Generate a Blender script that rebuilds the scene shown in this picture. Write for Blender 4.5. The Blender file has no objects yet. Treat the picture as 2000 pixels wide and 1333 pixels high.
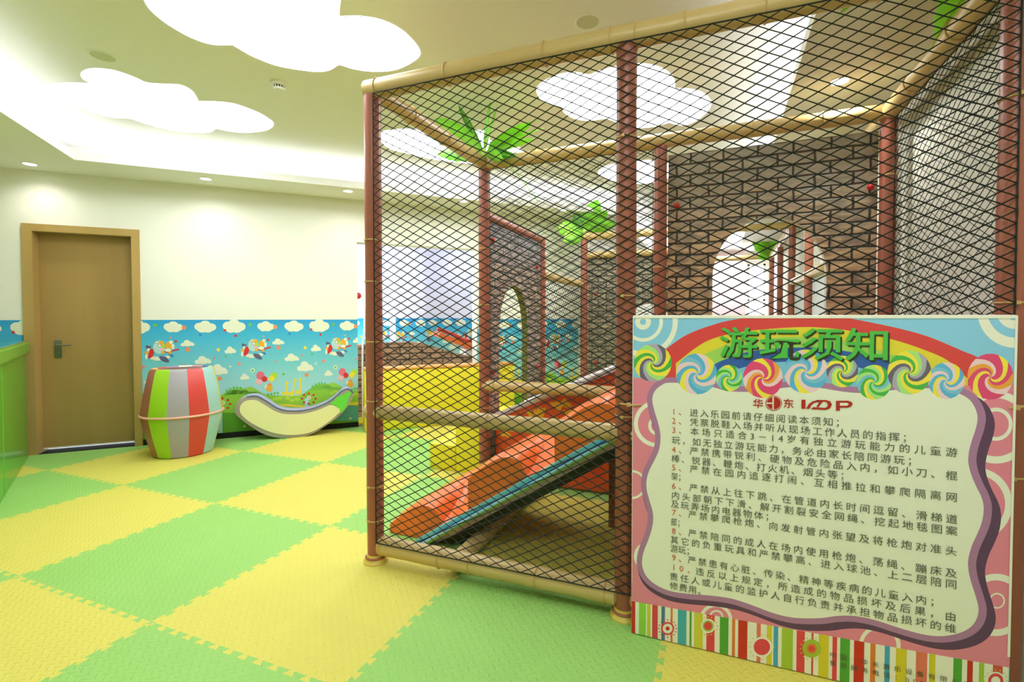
import bpy, bmesh, math, random
from mathutils import Vector, Matrix, noise
from mathutils.geometry import tessellate_polygon, delaunay_2d_cdt
S = bpy.context.scene
COL = S.collection
random.seed(7)

# ------------------------------------------------------------------ camera, world, exposure
FPX, PITCH, YAW, CX, CY, EYE = 944.884, 0.0235, 0.3678, 1037.567, 642.26, 1.35
cam_data = bpy.data.cameras.new('camera')
cam = bpy.data.objects.new('camera', cam_data)
COL.objects.link(cam)
cam.location = (0, 0, EYE)
cam.rotation_euler = (math.pi / 2 - PITCH, 0, YAW)
cam_data.sensor_fit = 'HORIZONTAL'
cam_data.sensor_width = 36.0
cam_data.lens = FPX / 2000 * 36.0
cam_data.shift_x = -(CX - 1000) / 2000
cam_data.shift_y = (CY - 666.5) / 2000
cam_data.clip_start = 0.05
S.camera = cam
world = bpy.data.worlds.new('world')
S.world = world
world.use_nodes = True
world.node_tree.nodes['Background'].inputs[0].default_value = (0.85, 0.93, 1.0, 1)
world.node_tree.nodes['Background'].inputs[1].default_value = 1.0
S.view_settings.view_transform = 'Standard'
S.view_settings.look = 'None'
S.view_settings.gamma = 1
S.view_settings.use_curve_mapping = False
S.view_settings.exposure = 0.18
S.cycles.use_denoising = True
S.cycles.max_bounces = 8
S.cycles.diffuse_bounces = 5
S.cycles.sample_clamp_indirect = 6.0
# strengths of the lamps of the place
CLOUD_E, COVE_E, SPOT_W, WINDOW_E = 10.0, 24.0, 14.0, 12.0

# ------------------------------------------------------------------ picture measurements -> points on real planes
_F = Vector((-math.sin(YAW) * math.cos(PITCH), math.cos(YAW) * math.cos(PITCH), -math.sin(PITCH)))
_R = Vector((math.cos(YAW), math.sin(YAW), 0))
_U = _R.cross(_F)
EYEV = Vector((0, 0, EYE))
def on(u, v, p0, n):
    d = _F + _R * ((u - CX) / FPX) - _U * ((v - CY) / FPX)
    n = Vector(n)
    return EYEV + d * ((Vector(p0) - EYEV).dot(n) / d.dot(n))
def at_z(u, v, z=0): return on(u, v, (0, 0, z), (0, 0, 1))
def at_y(u, v, y): return on(u, v, (0, y, 0), (0, 1, 0))
def at_x(u, v, x): return on(u, v, (x, 0, 0), (1, 0, 0))
R2 = math.sqrt(.5)
DC = -8.9                                    # the door wall is the plane x - y = DC
def at_w(u, v, c=DC):                        # (along the door wall, height)
    p = on(u, v, (c, 0, 0), (R2, -R2, 0))
    return ((p.x + p.y) * R2, p.z)
def W(s, z, off=0.0):                        # point of the door wall, off = metres in front of it
    c = DC + off / R2
    return Vector(((s / R2 + c) / 2, (s / R2 - c) / 2, z))

# ------------------------------------------------------------------ materials
def lin(c):
    return tuple((x / 255 / 12.92 if x / 255 <= .04045 else ((x / 255 + .055) / 1.055) ** 2.4) for x in c) + (1,)
MATS = {}
def mat(name, rgb, rough=.5, spec=.5, emit=0, bump=None, metal=0, coat=0, var=None, trans=0):
    if name in MATS: return MATS[name]
    m = bpy.data.materials.new(name)
    m.use_nodes = True
    nt = m.node_tree
    b = nt.nodes['Principled BSDF']
    b.inputs['Base Color'].default_value = lin(rgb)
    b.inputs['Roughness'].default_value = rough
    b.inputs['Specular IOR Level'].default_value = spec
    b.inputs['Metallic'].default_value = metal
    b.inputs['Coat Weight'].default_value = coat
    b.inputs['Transmission Weight'].default_value = trans
    if emit:
        b.inputs['Emission Color'].default_value = lin(rgb)
        b.inputs['Emission Strength'].default_value = emit
    if bump or var:
        tc = nt.nodes.new('ShaderNodeTexCoord')
    if bump:                                  # (scale, strength, distance)
        n = nt.nodes.new('ShaderNodeTexNoise'); n.inputs['Scale'].default_value = bump[0]; n.inputs['Detail'].default_value = 4
        bp = nt.nodes.new('ShaderNodeBump'); bp.inputs['Strength'].default_value = bump[1]; bp.inputs['Distance'].default_value = bump[2]
        nt.links.new(tc.outputs['Object'], n.inputs['Vector'])
        nt.links.new(n.outputs['Fac'], bp.inputs['Height']); nt.links.new(bp.outputs['Normal'], b.inputs['Normal'])
    if var:                                   # (rgb2, scale xyz)
        mp = nt.nodes.new('ShaderNodeMapping'); mp.inputs['Scale'].default_value = var[1]
        n2 = nt.nodes.new('ShaderNodeTexNoise'); n2.inputs['Scale'].default_value = 1; n2.inputs['Detail'].default_value = 5
        mx = nt.nodes.new('ShaderNodeMix'); mx.data_type = 'RGBA'
        mx.inputs['A'].default_value = lin(rgb); mx.inputs['B'].default_value = lin(var[0])
        nt.links.new(tc.outputs['Object'], mp.inputs['Vector']); nt.links.new(mp.outputs['Vector'], n2.inputs['Vector'])
        nt.links.new(n2.outputs['Fac'], mx.inputs['Factor']); nt.links.new(mx.outputs['Result'], b.inputs['Base Color'])
    MATS[name] = m
    return m
def translucent(name, k):
    m = MATS[name]; nt = m.node_tree; b = nt.nodes['Principled BSDF']; out = nt.nodes['Material Output']
    t = nt.nodes.new('ShaderNodeBsdfTranslucent'); mx = nt.nodes.new('ShaderNodeMixShader'); mx.inputs[0].default_value = k
    if b.inputs['Base Color'].is_linked: nt.links.new(b.inputs['Base Color'].links[0].from_socket, t.inputs['Color'])
    else: t.inputs['Color'].default_value = b.inputs['Base Color'].default_value
    nt.links.new(b.outputs[0], mx.inputs[1]); nt.links.new(t.outputs[0], mx.inputs[2]); nt.links.new(mx.outputs[0], out.inputs['Surface'])
def nd(nt, typ, **k):
    n = nt.nodes.new(typ)
    for a, b in k.items(): setattr(n, a, b)
    return n
def math_node(nt, op, a, b=None, c=None):
    n = nd(nt, 'ShaderNodeMath', operation=op)
    for i, x in enumerate((a, b, c)):
        if x is None: continue
        if isinstance(x, (int, float)): n.inputs[i].default_value = x
        else: nt.links.new(x, n.inputs[i])
    return n.outputs[0]
def foam_mat(name, rgb, rgb2):
    """EVA foam with the moulded woven-dash relief"""
    m = mat(name, rgb, .62, .35, var=(rgb2, (3, 3, 3)))
    nt = m.node_tree
    tc = [n for n in nt.nodes if n.type == 'TEX_COORD'][0]
    mp = nd(nt, 'ShaderNodeMapping'); mp.inputs['Scale'].default_value = (32, 32, 32); mp.inputs['Rotation'].default_value = (0, 0, math.radians(45))
    nt.links.new(tc.outputs['Object'], mp.inputs['Vector'])
    sx = nd(nt, 'ShaderNodeSeparateXYZ'); nt.links.new(mp.outputs[0], sx.inputs[0])
    u, v = sx.outputs[0], sx.outputs[1]
    par = math_node(nt, 'MODULO', math_node(nt, 'ABSOLUTE', math_node(nt, 'ADD', math_node(nt, 'FLOOR', u), math_node(nt, 'FLOOR', v))), 2)
    fu = math_node(nt, 'SUBTRACT', math_node(nt, 'FRACT', u), .5)
    fv = math_node(nt, 'SUBTRACT', math_node(nt, 'FRACT', v), .5)
    inv = math_node(nt, 'SUBTRACT', 1, par)
    a = math_node(nt, 'ADD', math_node(nt, 'MULTIPLY', fu, par), math_node(nt, 'MULTIPLY', fv, inv))
    b = math_node(nt, 'ADD', math_node(nt, 'MULTIPLY', fv, par), math_node(nt, 'MULTIPLY', fu, inv))
    a2 = math_node(nt, 'POWER', math_node(nt, 'DIVIDE', a, .62), 2)
    b2 = math_node(nt, 'POWER', math_node(nt, 'DIVIDE', b, .22), 2)
    h = math_node(nt, 'MAXIMUM', math_node(nt, 'SUBTRACT', 1, math_node(nt, 'ADD', a2, b2)), 0)
    bp = nd(nt, 'ShaderNodeBump'); bp.inputs['Strength'].default_value = .55; bp.inputs['Distance'].default_value = .004
    nt.links.new(h, bp.inputs['Height'])
    nt.links.new(bp.outputs['Normal'], nt.nodes['Principled BSDF'].inputs['Normal'])
    return m
def brick_mat(name, axis, c1, c2, c3, mortar, bw=.21, bh=.078, ctop=None, ztop=(1.7, 2.3)):
    """printed rough stone courses; axis = which horizontal axis runs along the courses"""
    if name in MATS: return MATS[name]
    m = bpy.data.materials.new(name); m.use_nodes = True; nt = m.node_tree
    b = nt.nodes['Principled BSDF']; b.inputs['Roughness'].default_value = .55
    tc = nd(nt, 'ShaderNodeTexCoord'); sx = nd(nt, 'ShaderNodeSeparateXYZ'); nt.links.new(tc.outputs['Object'], sx.inputs[0])
    if axis == 'd':
        along = math_node(nt, 'MULTIPLY', math_node(nt, 'ADD', sx.outputs[0], sx.outputs[1]), R2)
    else:
        along = sx.outputs['XY'.index(axis)]
    cb = nd(nt, 'ShaderNodeCombineXYZ'); nt.links.new(along, cb.inputs[0]); nt.links.new(sx.outputs[2], cb.inputs[1])
    nz = nd(nt, 'ShaderNodeTexNoise'); nz.inputs['Scale'].default_value = 9; nz.inputs['Detail'].default_value = 2
    nt.links.new(cb.outputs[0], nz.inputs['Vector'])
    off = nd(nt, 'ShaderNodeVectorMath', operation='MULTIPLY_ADD')
    nt.links.new(nz.outputs['Color'], off.inputs[0]); off.inputs[1].default_value = (.022, .016, 0); nt.links.new(cb.outputs[0], off.inputs[2])
    br = nd(nt, 'ShaderNodeTexBrick'); br.offset = .43
    br.inputs['Scale'].default_value = 1; br.inputs['Brick Width'].default_value = bw; br.inputs['Row Height'].default_value = bh
    br.inputs['Mortar Size'].default_value = .0085; br.inputs['Mortar Smooth'].default_value = .75; br.inputs['Bias'].default_value = .1
    br.inputs['Color1'].default_value = lin(c1); br.inputs['Color2'].default_value = lin(c2); br.inputs['Mortar'].default_value = lin(mortar)
    nt.links.new(off.outputs[0], br.inputs['Vector'])
    n2 = nd(nt, 'ShaderNodeTexNoise'); n2.inputs['Scale'].default_value = 1; n2.inputs['Detail'].default_value = 6
    st = nd(nt, 'ShaderNodeMapping'); st.inputs['Scale'].default_value = (9, 26, 1); nt.links.new(cb.outputs[0], st.inputs['Vector']); nt.links.new(st.outputs[0], n2.inputs['Vector'])
    r2 = nd(nt, 'ShaderNodeMapRange'); r2.inputs[1].default_value = .42; r2.inputs[2].default_value = .68
    nt.links.new(n2.outputs['Fac'], r2.inputs[0])
    mx = nd(nt, 'ShaderNodeMix', data_type='RGBA', blend_type='MIX'); mx.inputs['B'].default_value = lin(c3)
    keep = math_node(nt, 'MULTIPLY', math_node(nt, 'SUBTRACT', 1, br.outputs['Fac']), math_node(nt, 'MULTIPLY', r2.outputs[0], .95))
    nt.links.new(keep, mx.inputs['Factor']); nt.links.new(br.outputs['Color'], mx.inputs['A'])
    out = mx.outputs['Result']
    if ctop:                                  # the printed courses turn greyer towards the top
        mr = nd(nt, 'ShaderNodeMapRange'); mr.inputs[1].default_value = ztop[0]; mr.inputs[2].default_value = ztop[1]
        mr.inputs[4].default_value = .8
        nt.links.new(sx.outputs[2], mr.inputs[0])
        m2 = nd(nt, 'ShaderNodeMix', data_type='RGBA', blend_type='MIX'); m2.inputs['B'].default_value = lin(ctop)
        nt.links.new(math_node(nt, 'MULTIPLY', mr.outputs[0], math_node(nt, 'SUBTRACT', 1, br.outputs['Fac'])), m2.inputs['Factor'])
        nt.links.new(out, m2.inputs['A']); out = m2.outputs['Result']
    nt.links.new(out, b.inputs['Base Color'])
    hh = math_node(nt, 'ADD', math_node(nt, 'MULTIPLY', math_node(nt, 'SUBTRACT', 1, br.outputs['Fac']), 1.0), math_node(nt, 'MULTIPLY', n2.outputs['Fac'], .6))
    bp = nd(nt, 'ShaderNodeBump'); bp.inputs['Strength'].default_value = .9; bp.inputs['Distance'].default_value = .02
    nt.links.new(hh, bp.inputs['Height']); nt.links.new(bp.outputs['Normal'], b.inputs['Normal'])
    MATS[name] = m
    return m

# ------------------------------------------------------------------ mesh builder
def frame_of(d):
    d = d.normalized()
    a = Vector((0, 0, 1)) if abs(d.z) < .9 else Vector((1, 0, 0))
    x = d.cross(a).normalized()
    return x, d.cross(x).normalized()
def fill(pts):
    """triangles of a flat, possibly concave outline"""
    o = pts[0]; nrm = Vector((0, 0, 0))
    for i in range(len(pts)): nrm += (pts[i - 1] - o).cross(pts[i] - o)
    if nrm.length < 1e-12: return [], []
    nrm.normalize(); x, y = frame_of(nrm)
    r = delaunay_2d_cdt([Vector(((p - o).dot(x), (p - o).dot(y))) for p in pts], [], [list(range(len(pts)))], 1, 1e-7)
    k = nrm.dot(x.cross(y))
    return [o + x * q.x + y * q.y for q in r[0]], [tuple(f) if k > 0 else tuple(reversed(f)) for f in r[2]]
class MB:
    def __init__(self): self.v, self.f, self.m, self.names = [], [], [], []
    def mi(self, m):
        if m not in self.names: self.names.append(m)
        return self.names.index(m)
    def add(self, verts, faces, m):
        b = len(self.v); k = self.mi(m)
        self.v += [Vector(p) for p in verts]
        for f in faces: self.f.append([b + i for i in f]); self.m.append(k)
    def quad(self, a, b, c, d, m): self.add([a, b, c, d], [(0, 1, 2, 3)], m)
    def box8(self, c, m):                     # 8 corners: bottom ring then top ring
        self.add(c, [(3, 2, 1, 0), (4, 5, 6, 7), (0, 1, 5, 4), (1, 2, 6, 5), (2, 3, 7, 6), (3, 0, 4, 7)], m)
    def box(self, lo, hi, m):
        x, y, z = lo; X, Y, Z = hi
        self.box8([(x, y, z), (X, y, z), (X, Y, z), (x, Y, z), (x, y, Z), (X, y, Z), (X, Y, Z), (x, Y, Z)], m)
    def wbox(self, s0, s1, z0, z1, o0, o1, m):  # box set against the door wall
        self.box8([W(s0, z0, o1), W(s1, z0, o1), W(s1, z0, o0), W(s0, z0, o0), W(s0, z1, o1), W(s1, z1, o1), W(s1, z1, o0), W(s0, z1, o0)], m)
    def tube(self, path, r, m, n=12, cap=True, closed=False):
        P = [Vector(p) for p in path]; N = len(P)
        rr = r if isinstance(r, (list, tuple)) else [r] * N
        b = len(self.v); k = self.mi(m); x = None
        for i, p in enumerate(P):
            if closed: t = (P[(i + 1) % N] - P[i - 1])
            else: t = (P[min(i + 1, N - 1)] - P[max(i - 1, 0)])
            t = t.normalized()
            if x is None: x = frame_of(t)[0]
            x = (x - t * x.dot(t)).normalized(); y = t.cross(x)
            for j in range(n):
                a = 2 * math.pi * j / n
                self.v.append(p + (x * math.cos(a) + y * math.sin(a)) * rr[i])
        for i in range(N if closed else N - 1):
            i2 = (i + 1) % N
            for j in range(n):
                j2 = (j + 1) % n
                self.f.append([b + i * n + j, b + i * n + j2, b + i2 * n + j2, b + i2 * n + j]); self.m.append(k)
        if cap and not closed:
            self.f.append([b + j for j in range(n)][::-1]); self.m.append(k)
            self.f.append([b + (N - 1) * n + j for j in range(n)]); self.m.append(k)
    def ring(self, c, axis, R, r, m, n=20, k=6):
        x, y = frame_of(Vector(axis))
        self.tube([Vector(c) + (x * math.cos(2 * math.pi * i / n) + y * math.sin(2 * math.pi * i / n)) * R for i in range(n)], r, m, k, closed=True)
    def lathe(self, c, prof, m, n=24, axis=(0, 0, 1)):
        ax = Vector(axis).normalized(); x, y = frame_of(ax); b = len(self.v); k = self.mi(m)
        for r, h in prof:
            for j in range(n):
                a = 2 * math.pi * j / n
                self.v.append(Vector(c) + ax * h + (x * math.cos(a) + y * math.sin(a)) * r)
        for i in range(len(prof) - 1):
            for j in range(n):
                j2 = (j + 1) % n
                self.f.append([b + i * n + j, b + i * n + j2, b + (i + 1) * n + j2, b + (i + 1) * n + j]); self.m.append(k)
        self.f.append([b + j for j in range(n)][::-1]); self.m.append(k)
        self.f.append([b + (len(prof) - 1) * n + j for j in range(n)]); self.m.append(k)
    def ball(self, c, r, m, n=10, sc=(1, 1, 1)):
        pr = [(max(1e-4, math.sin(math.pi * i / n)), -math.cos(math.pi * i / n)) for i in range(n + 1)]
        b = len(self.v); self.lathe((0, 0, 0), pr, m, n * 2)
        for i in range(b, len(self.v)):
            p = self.v[i]; self.v[i] = Vector(c) + Vector((p.x * sc[0], p.y * sc[1], p.z * sc[2])) * r
    def poly(self, pts, m):                   # flat polygon (may be concave)
        pts = [Vector(p) for p in pts]
        if len(pts) < 3: return
        V, F = fill(pts); self.add(V, F, m)
    def prism(self, pts, d, m, mside=None):   # polygon swept by vector d
        pts = [Vector(p) for p in pts]; d = Vector(d); n = len(pts); V, F = fill(pts)
        self.add(V, [tuple(reversed(f)) for f in F], m); self.add([p + d for p in V], F, m)
        self.add(pts + [p + d for p in pts], [(i, (i + 1) % n, n + (i + 1) % n, n + i) for i in range(n)], mside or m)
    def build(self, name, mats=None, parent=None, smooth=True, angle=40, bevel=0, fixn=True, **props):
        me = bpy.data.meshes.new(name)
        off = Vector(parent['_base']) if parent is not None else Vector((0, 0, 0))
        me.from_pydata([p - off for p in self.v], [], self.f)
        for nm in self.names: me.materials.append(MATS[nm] if isinstance(nm, str) else nm)
        me.polygons.foreach_set('material_index', self.m)
        if fixn or bevel:
            bm = bmesh.new(); bm.from_mesh(me)
            bmesh.ops.remove_doubles(bm, verts=bm.verts, dist=1e-5)
            if fixn: bmesh.ops.recalc_face_normals(bm, faces=bm.faces)
            if bevel:
                ed = [e for e in bm.edges if len(e.link_faces) == 2 and e.calc_face_angle(0) > .6]
                bmesh.ops.bevel(bm, geom=ed, offset=bevel, segments=2, affect='EDGES', profile=.5, clamp_overlap=True)
            bm.to_mesh(me); bm.free()
        if smooth:
            me.shade_smooth(); me.set_sharp_from_angle(angle=math.radians(angle))
        o = bpy.data.objects.new(name, me); COL.objects.link(o)
        if parent is not None:
            o.parent = parent; o['_base'] = tuple(off)
        else: o['_base'] = (0, 0, 0)
        for a, b in props.items(): o[a] = b
        return o
def thing(name, label, cat, loc, group=None):
    o = bpy.data.objects.new(name, None); COL.objects.link(o)
    o.location = loc; o.empty_display_size = .1; o['_base'] = tuple(loc)
    o['label'] = label; o['category'] = cat
    if group: o['group'] = group
    return o
def tag(o, label, cat, group=None):
    o['label'] = label; o['category'] = cat
    if group: o['group'] = group
    return o
def struct(o): o['kind'] = 'structure'; return o
def dup(root, loc, label):
    r = root.copy(); COL.objects.link(r); r.location = loc; r['label'] = label
    for ch in list(root.children):
        c = ch.copy(); COL.objects.link(c); c.parent = r
        for g in list(ch.children):
            d = g.copy(); COL.objects.link(d); d.parent = c
    return r
def smooth_loop(pts, k=6):                    # closed Catmull-Rom
    P = [Vector(p) for p in pts]; N = len(P); out = []
    for i in range(N):
        a, b, c, d = P[i - 1], P[i], P[(i + 1) % N], P[(i + 2) % N]
        for j in range(k):
            t = j / k
            out.append(.5 * ((2 * b) + (c - a) * t + (2 * a - 5 * b + 4 * c - d) * t * t + (3 * b - a - 3 * c + d) * t ** 3))
    return out
def smooth_line(pts, k=6):
    P = [Vector(p) for p in pts]; Q = [2 * P[0] - P[1]] + P + [2 * P[-1] - P[-2]]; out = []
    for i in range(1, len(Q) - 2):
        a, b, c, d = Q[i - 1:i + 3]
        for j in range(k):
            t = j / k
            out.append(.5 * ((2 * b) + (c - a) * t + (2 * a - 5 * b + 4 * c - d) * t * t + (3 * b - a - 3 * c + d) * t ** 3))
    return out + [P[-1]]
def clip(poly, a, b, c):                      # keep a*x + b*y <= c  (2-D)
    out = []
    for i in range(len(poly)):
        p, q = poly[i - 1], poly[i]
        dp, dq = a * p[0] + b * p[1] - c, a * q[0] + b * q[1] - c
        if (dp <= 0) != (dq <= 0):
            t = dp / (dp - dq); out.append((p[0] + (q[0] - p[0]) * t, p[1] + (q[1] - p[1]) * t))
        if dq <= 0: out.append((q[0], q[1]))
    return out
def clip_rect(poly, x0, x1, y0, y1):
    for a, b, c in ((-1, 0, -x0), (1, 0, x1), (0, -1, -y0), (0, 1, y1)):
        if poly: poly = clip(poly, a, b, c)
    return poly

# ------------------------------------------------------------------ colours
mat('wall paint', (231, 230, 216), .7, .25, bump=(60, .05, .002))
mat('ceiling paint', (238, 237, 236), .8, .2)
mat('soffit paint', (238, 236, 230), .8, .2)
mat('subfloor', (120, 115, 100), .8)
mat('oak veneer', (172, 142, 84), .45, .4, var=((146, 116, 62), (5, 5, .35)))
mat('oak frame', (186, 156, 92), .45, .4, var=((166, 135, 76), (6, 6, .35)))
mat('brushed metal', (150, 148, 140), .35, .5, metal=.9)
mat('black skirting', (34, 36, 30), .75, .2)
mat('white trim', (236, 236, 230), .5)
mat('tray lamp', (240, 246, 255), .6, emit=CLOUD_E)
mat('cove lamp', (246, 249, 255), .6, emit=COVE_E)
mat('downlight lens', (252, 252, 255), .5, emit=12)
mat('brown vinyl', (158, 90, 68), .34, .5, bump=(40, .18, .004))
mat('tan vinyl', (200, 172, 112), .33, .5, bump=(26, .18, .004))
mat('tan tie', (196, 160, 96), .5)
mat('brown tie', (150, 96, 60), .5)
mat('yellow plastic', (214, 190, 84), .4)
mat('net cord', (26, 34, 28), .6, .3)
mat('white cord', (222, 216, 206), .7)
mat('red cap', (196, 34, 34), .35)
mat('orange plastic', (236, 116, 46), .3, .5)
mat('orange side', (222, 84, 40), .4)
mat('orange print yellow', (236, 178, 40), .35)
mat('teal rail', (98, 188, 190), .35)
mat('sky rail', (156, 214, 236), .3)
mat('navy groove', (40, 84, 140), .4)
mat('green rail', (110, 150, 54), .4)
mat('slide underside', (46, 48, 30), .7)
mat('lilac vinyl', (206, 176, 190), .35)
mat('white rim', (232, 224, 226), .35)
mat('dark red vinyl', (150, 32, 26), .45)
mat('yellow vinyl', (232, 214, 48), .42, .4, bump=(30, .08, .003))
mat('leaf green', (178, 236, 84), .38, .5, var=((134, 208, 64), (14, 14, 14)))
mat('leaf dark', (112, 190, 78), .4, .5, var=((96, 160, 50), (14, 14, 14)))
translucent('leaf green', .5); translucent('leaf dark', .45)
mat('leaf lime', (176, 244, 70), .38, .5); translucent('leaf lime', .5)
mat('leaf rib', (170, 205, 90), .45)
mat('counter green', (96, 168, 44), .22, .3)
mat('counter edge', (84, 196, 60), .2, .5)
mat('counter lid', (112, 166, 54), .3, .5)
mat('counter top', (120, 172, 92), .08, .7, coat=.8)
mat('pink quilt', (240, 216, 222), .5, bump=(22, .5, .01))
mat('daylight', (240, 246, 255), .5, emit=WINDOW_E)
mat('lilac paint', (226, 226, 236), .7)
mat('ceiling blue light tint', (150, 182, 224), .8)  # blue light falling on the next room's ceiling, put into its colour
mat('white panel', (232, 230, 222), .6)
mat('grey foam', (170, 172, 160), .7, bump=(12, .3, .01))
FOAM_G = foam_mat('green foam', (141, 190, 94), (148, 196, 101))
FOAM_Y = foam_mat('yellow foam', (208, 198, 86), (212, 202, 94))
STONE_X = brick_mat('stone print across', 'X', (206, 164, 122), (130, 112, 98), (232, 198, 150), (60, 60, 54), ctop=(164, 158, 146))
STONE_Y = brick_mat('stone print along', 'Y', (158, 134, 114), (120, 108, 100), (180, 160, 140), (52, 48, 46), bw=.17, bh=.07, ctop=(116, 118, 122), ztop=(1.75, 2.1))
STONE_F = brick_mat('olive stone print', 'X', (136, 128, 104), (108, 102, 86), (156, 142, 112), (58, 56, 48), bw=.2, bh=.08)
STONE_D = brick_mat('brown log print', 'd', (158, 124, 96), (122, 96, 76), (186, 152, 120), (44, 34, 28), bw=.3, bh=.085)

# ------------------------------------------------------------------ the room
Z_SOF, Z_TRAY = 2.78, 3.05
ROOM = [(-6.995, 1.905), (-1.904, 6.996), (-1.904, 11.5), (1.06, 11.5), (1.06, -3.1), (-2.0, -3.1)]
TRAY = [(-5.457, 2.636), (-1.35, 6.743), (-1.35, 10.9), (.42, 10.9), (.42, -2.0), (-.82, -2.0)]
b = MB(); b.poly([(x, y, -.02) for x, y in ROOM], 'subfloor')
b.poly([W(.46, -.02), W(1.98, -.02), W(1.98, -.02, -.2), W(.46, -.02, -.2)], 'subfloor')
struct(b.build('floor', smooth=False))
# door wall: strips round the door opening and round the wide opening to the next room
DS0, DS1, DZ = -2.52, -1.745, 2.19            # clear door opening
b = MB()
for s0, s1, z0, z1 in ((-3.6, DS0, -.02, Z_TRAY), (DS0, DS1, DZ, Z_TRAY), (DS1, .46, -.02, Z_TRAY), (.46, 1.98, 2.27, Z_TRAY), (1.98, 3.6, -.02, Z_TRAY)):
    b.wbox(s0, s1, z0, z1, -.2, 0, 'wall paint')
struct(b.build('wall_left', smooth=False))
b = MB(); b.box((1.06, -3.1, -.02), (1.2, 11.5, Z_TRAY), 'wall paint'); struct(b.build('wall_right', smooth=False))
b = MB(); b.box((-2.0, -3.24, -.02), (1.2, -3.1, Z_TRAY), 'wall paint'); struct(b.build('wall_back', smooth=False))
b = MB()
b.box((-2.04, 7.2, -.02), (-1.904, 11.5, Z_TRAY), 'wall paint'); struct(b.build('wall_side', smooth=False))
b = MB()
a0, a1 = Vector((-6.995, 1.905, 0)), Vector((-2.0, -3.1, 0)); nn = Vector((-R2, -R2, 0)) * .14
b.box8([a0 + Vector((0, 0, -.02)), a1 + Vector((0, 0, -.02)), a1 + nn + Vector((0, 0, -.02)), a0 + nn + Vector((0, 0, -.02))] +
       [p + Vector((0, 0, Z_TRAY)) for p in (a0, a1, a1 + nn, a0 + nn)], 'wall paint')
struct(b.build('wall_corner', smooth=False))
# far end wall with a bright window in it
b = MB()
for x0, x1, z0, z1 in ((-2.04, .6, -.02, Z_TRAY), (.95, 1.2, -.02, Z_TRAY), (.6, .95, -.02, .7), (.6, .95, 2.5, Z_TRAY)):
    b.box((x0, 11.5, z0), (x1, 11.64, z1), 'wall paint')
struct(b.build('wall_end', smooth=False))
b = MB()
b.box((.6, 11.6, .7), (.95, 11.62, 2.5), 'daylight')
w1 = struct(b.build('window_1', smooth=False))
b = MB()
for x in (.6, .91): b.box((x, 11.52, .7), (x + .04, 11.58, 2.5), 'white trim')
for z in (.7, 1.7, 2.46): b.box((.6, 11.52, z), (.95, 11.58, z + .04), 'white trim')
b.build('window_frame', None, w1, False)
# ceiling: raised tray, and the dropped soffit with its lip and cove lamps
b = MB(); b.add([(x, y, Z_TRAY) for x, y in [(-7.3, 1.9), (-1.9, 7.3), (-1.9, 11.7), (1.2, 11.7), (1.2, -3.3), (-2.2, -3.3)]], [(0, 1, 2, 3, 4, 5)], 'ceiling paint')
struct(b.build('ceiling', smooth=False))
def band(o, i, z0, z1, m, b):
    """slab between an outer and an inner outline"""
    for z in (z0, z1):
        loops = [[Vector((x, y, z)) for x, y in o], [Vector((x, y, z)) for x, y in i]]
        flat = loops[0] + loops[1]
        b.add(flat, tessellate_polygon(loops), m)
    for L in (o, i):
        n = len(L)
        for k in range(n):
            p, q = L[k], L[(k + 1) % n]
            b.quad((p[0], p[1], z0), (q[0], q[1], z0), (q[0], q[1], z1), (p[0], p[1], z1), m)
def grow(L, d):
    """offset a clockwise outline outward by d"""
    out = []
    n = len(L)
    area = sum(L[i][0] * L[(i + 1) % n][1] - L[(i + 1) % n][0] * L[i][1] for i in range(n))
    sg = 1 if area > 0 else -1
    for i in range(n):
        p0, p1, p2 = Vector(L[i - 1]), Vector(L[i]), Vector(L[(i + 1) % n])
        d1, d2 = (p1 - p0).normalized(), (p2 - p1).normalized()
        n1, n2 = Vector((d1.y, -d1.x)) * sg, Vector((d2.y, -d2.x)) * sg
        k = (n1 + n2) / (1 + n1.dot(n2))
        out.append(tuple(p1 + k * d))
    return out
b = MB()
band(ROOM, TRAY, Z_SOF, Z_SOF + .02, 'soffit paint', b)
band(grow(TRAY, .025), TRAY, Z_SOF + .02, Z_SOF + .075, 'soffit paint', b)
sof = struct(b.build('ceiling_soffit', smooth=False))
b = MB()
P = grow(TRAY, .14)
for i in range(len(P)):
    p, q = Vector(P[i] + (Z_SOF + .035,)), Vector(P[(i + 1) % len(P)] + (Z_SOF + .035,))
    b.tube([p, q], .015, 'cove lamp', 6)
o = b.build('trim_1', None, None); struct(o)
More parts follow.
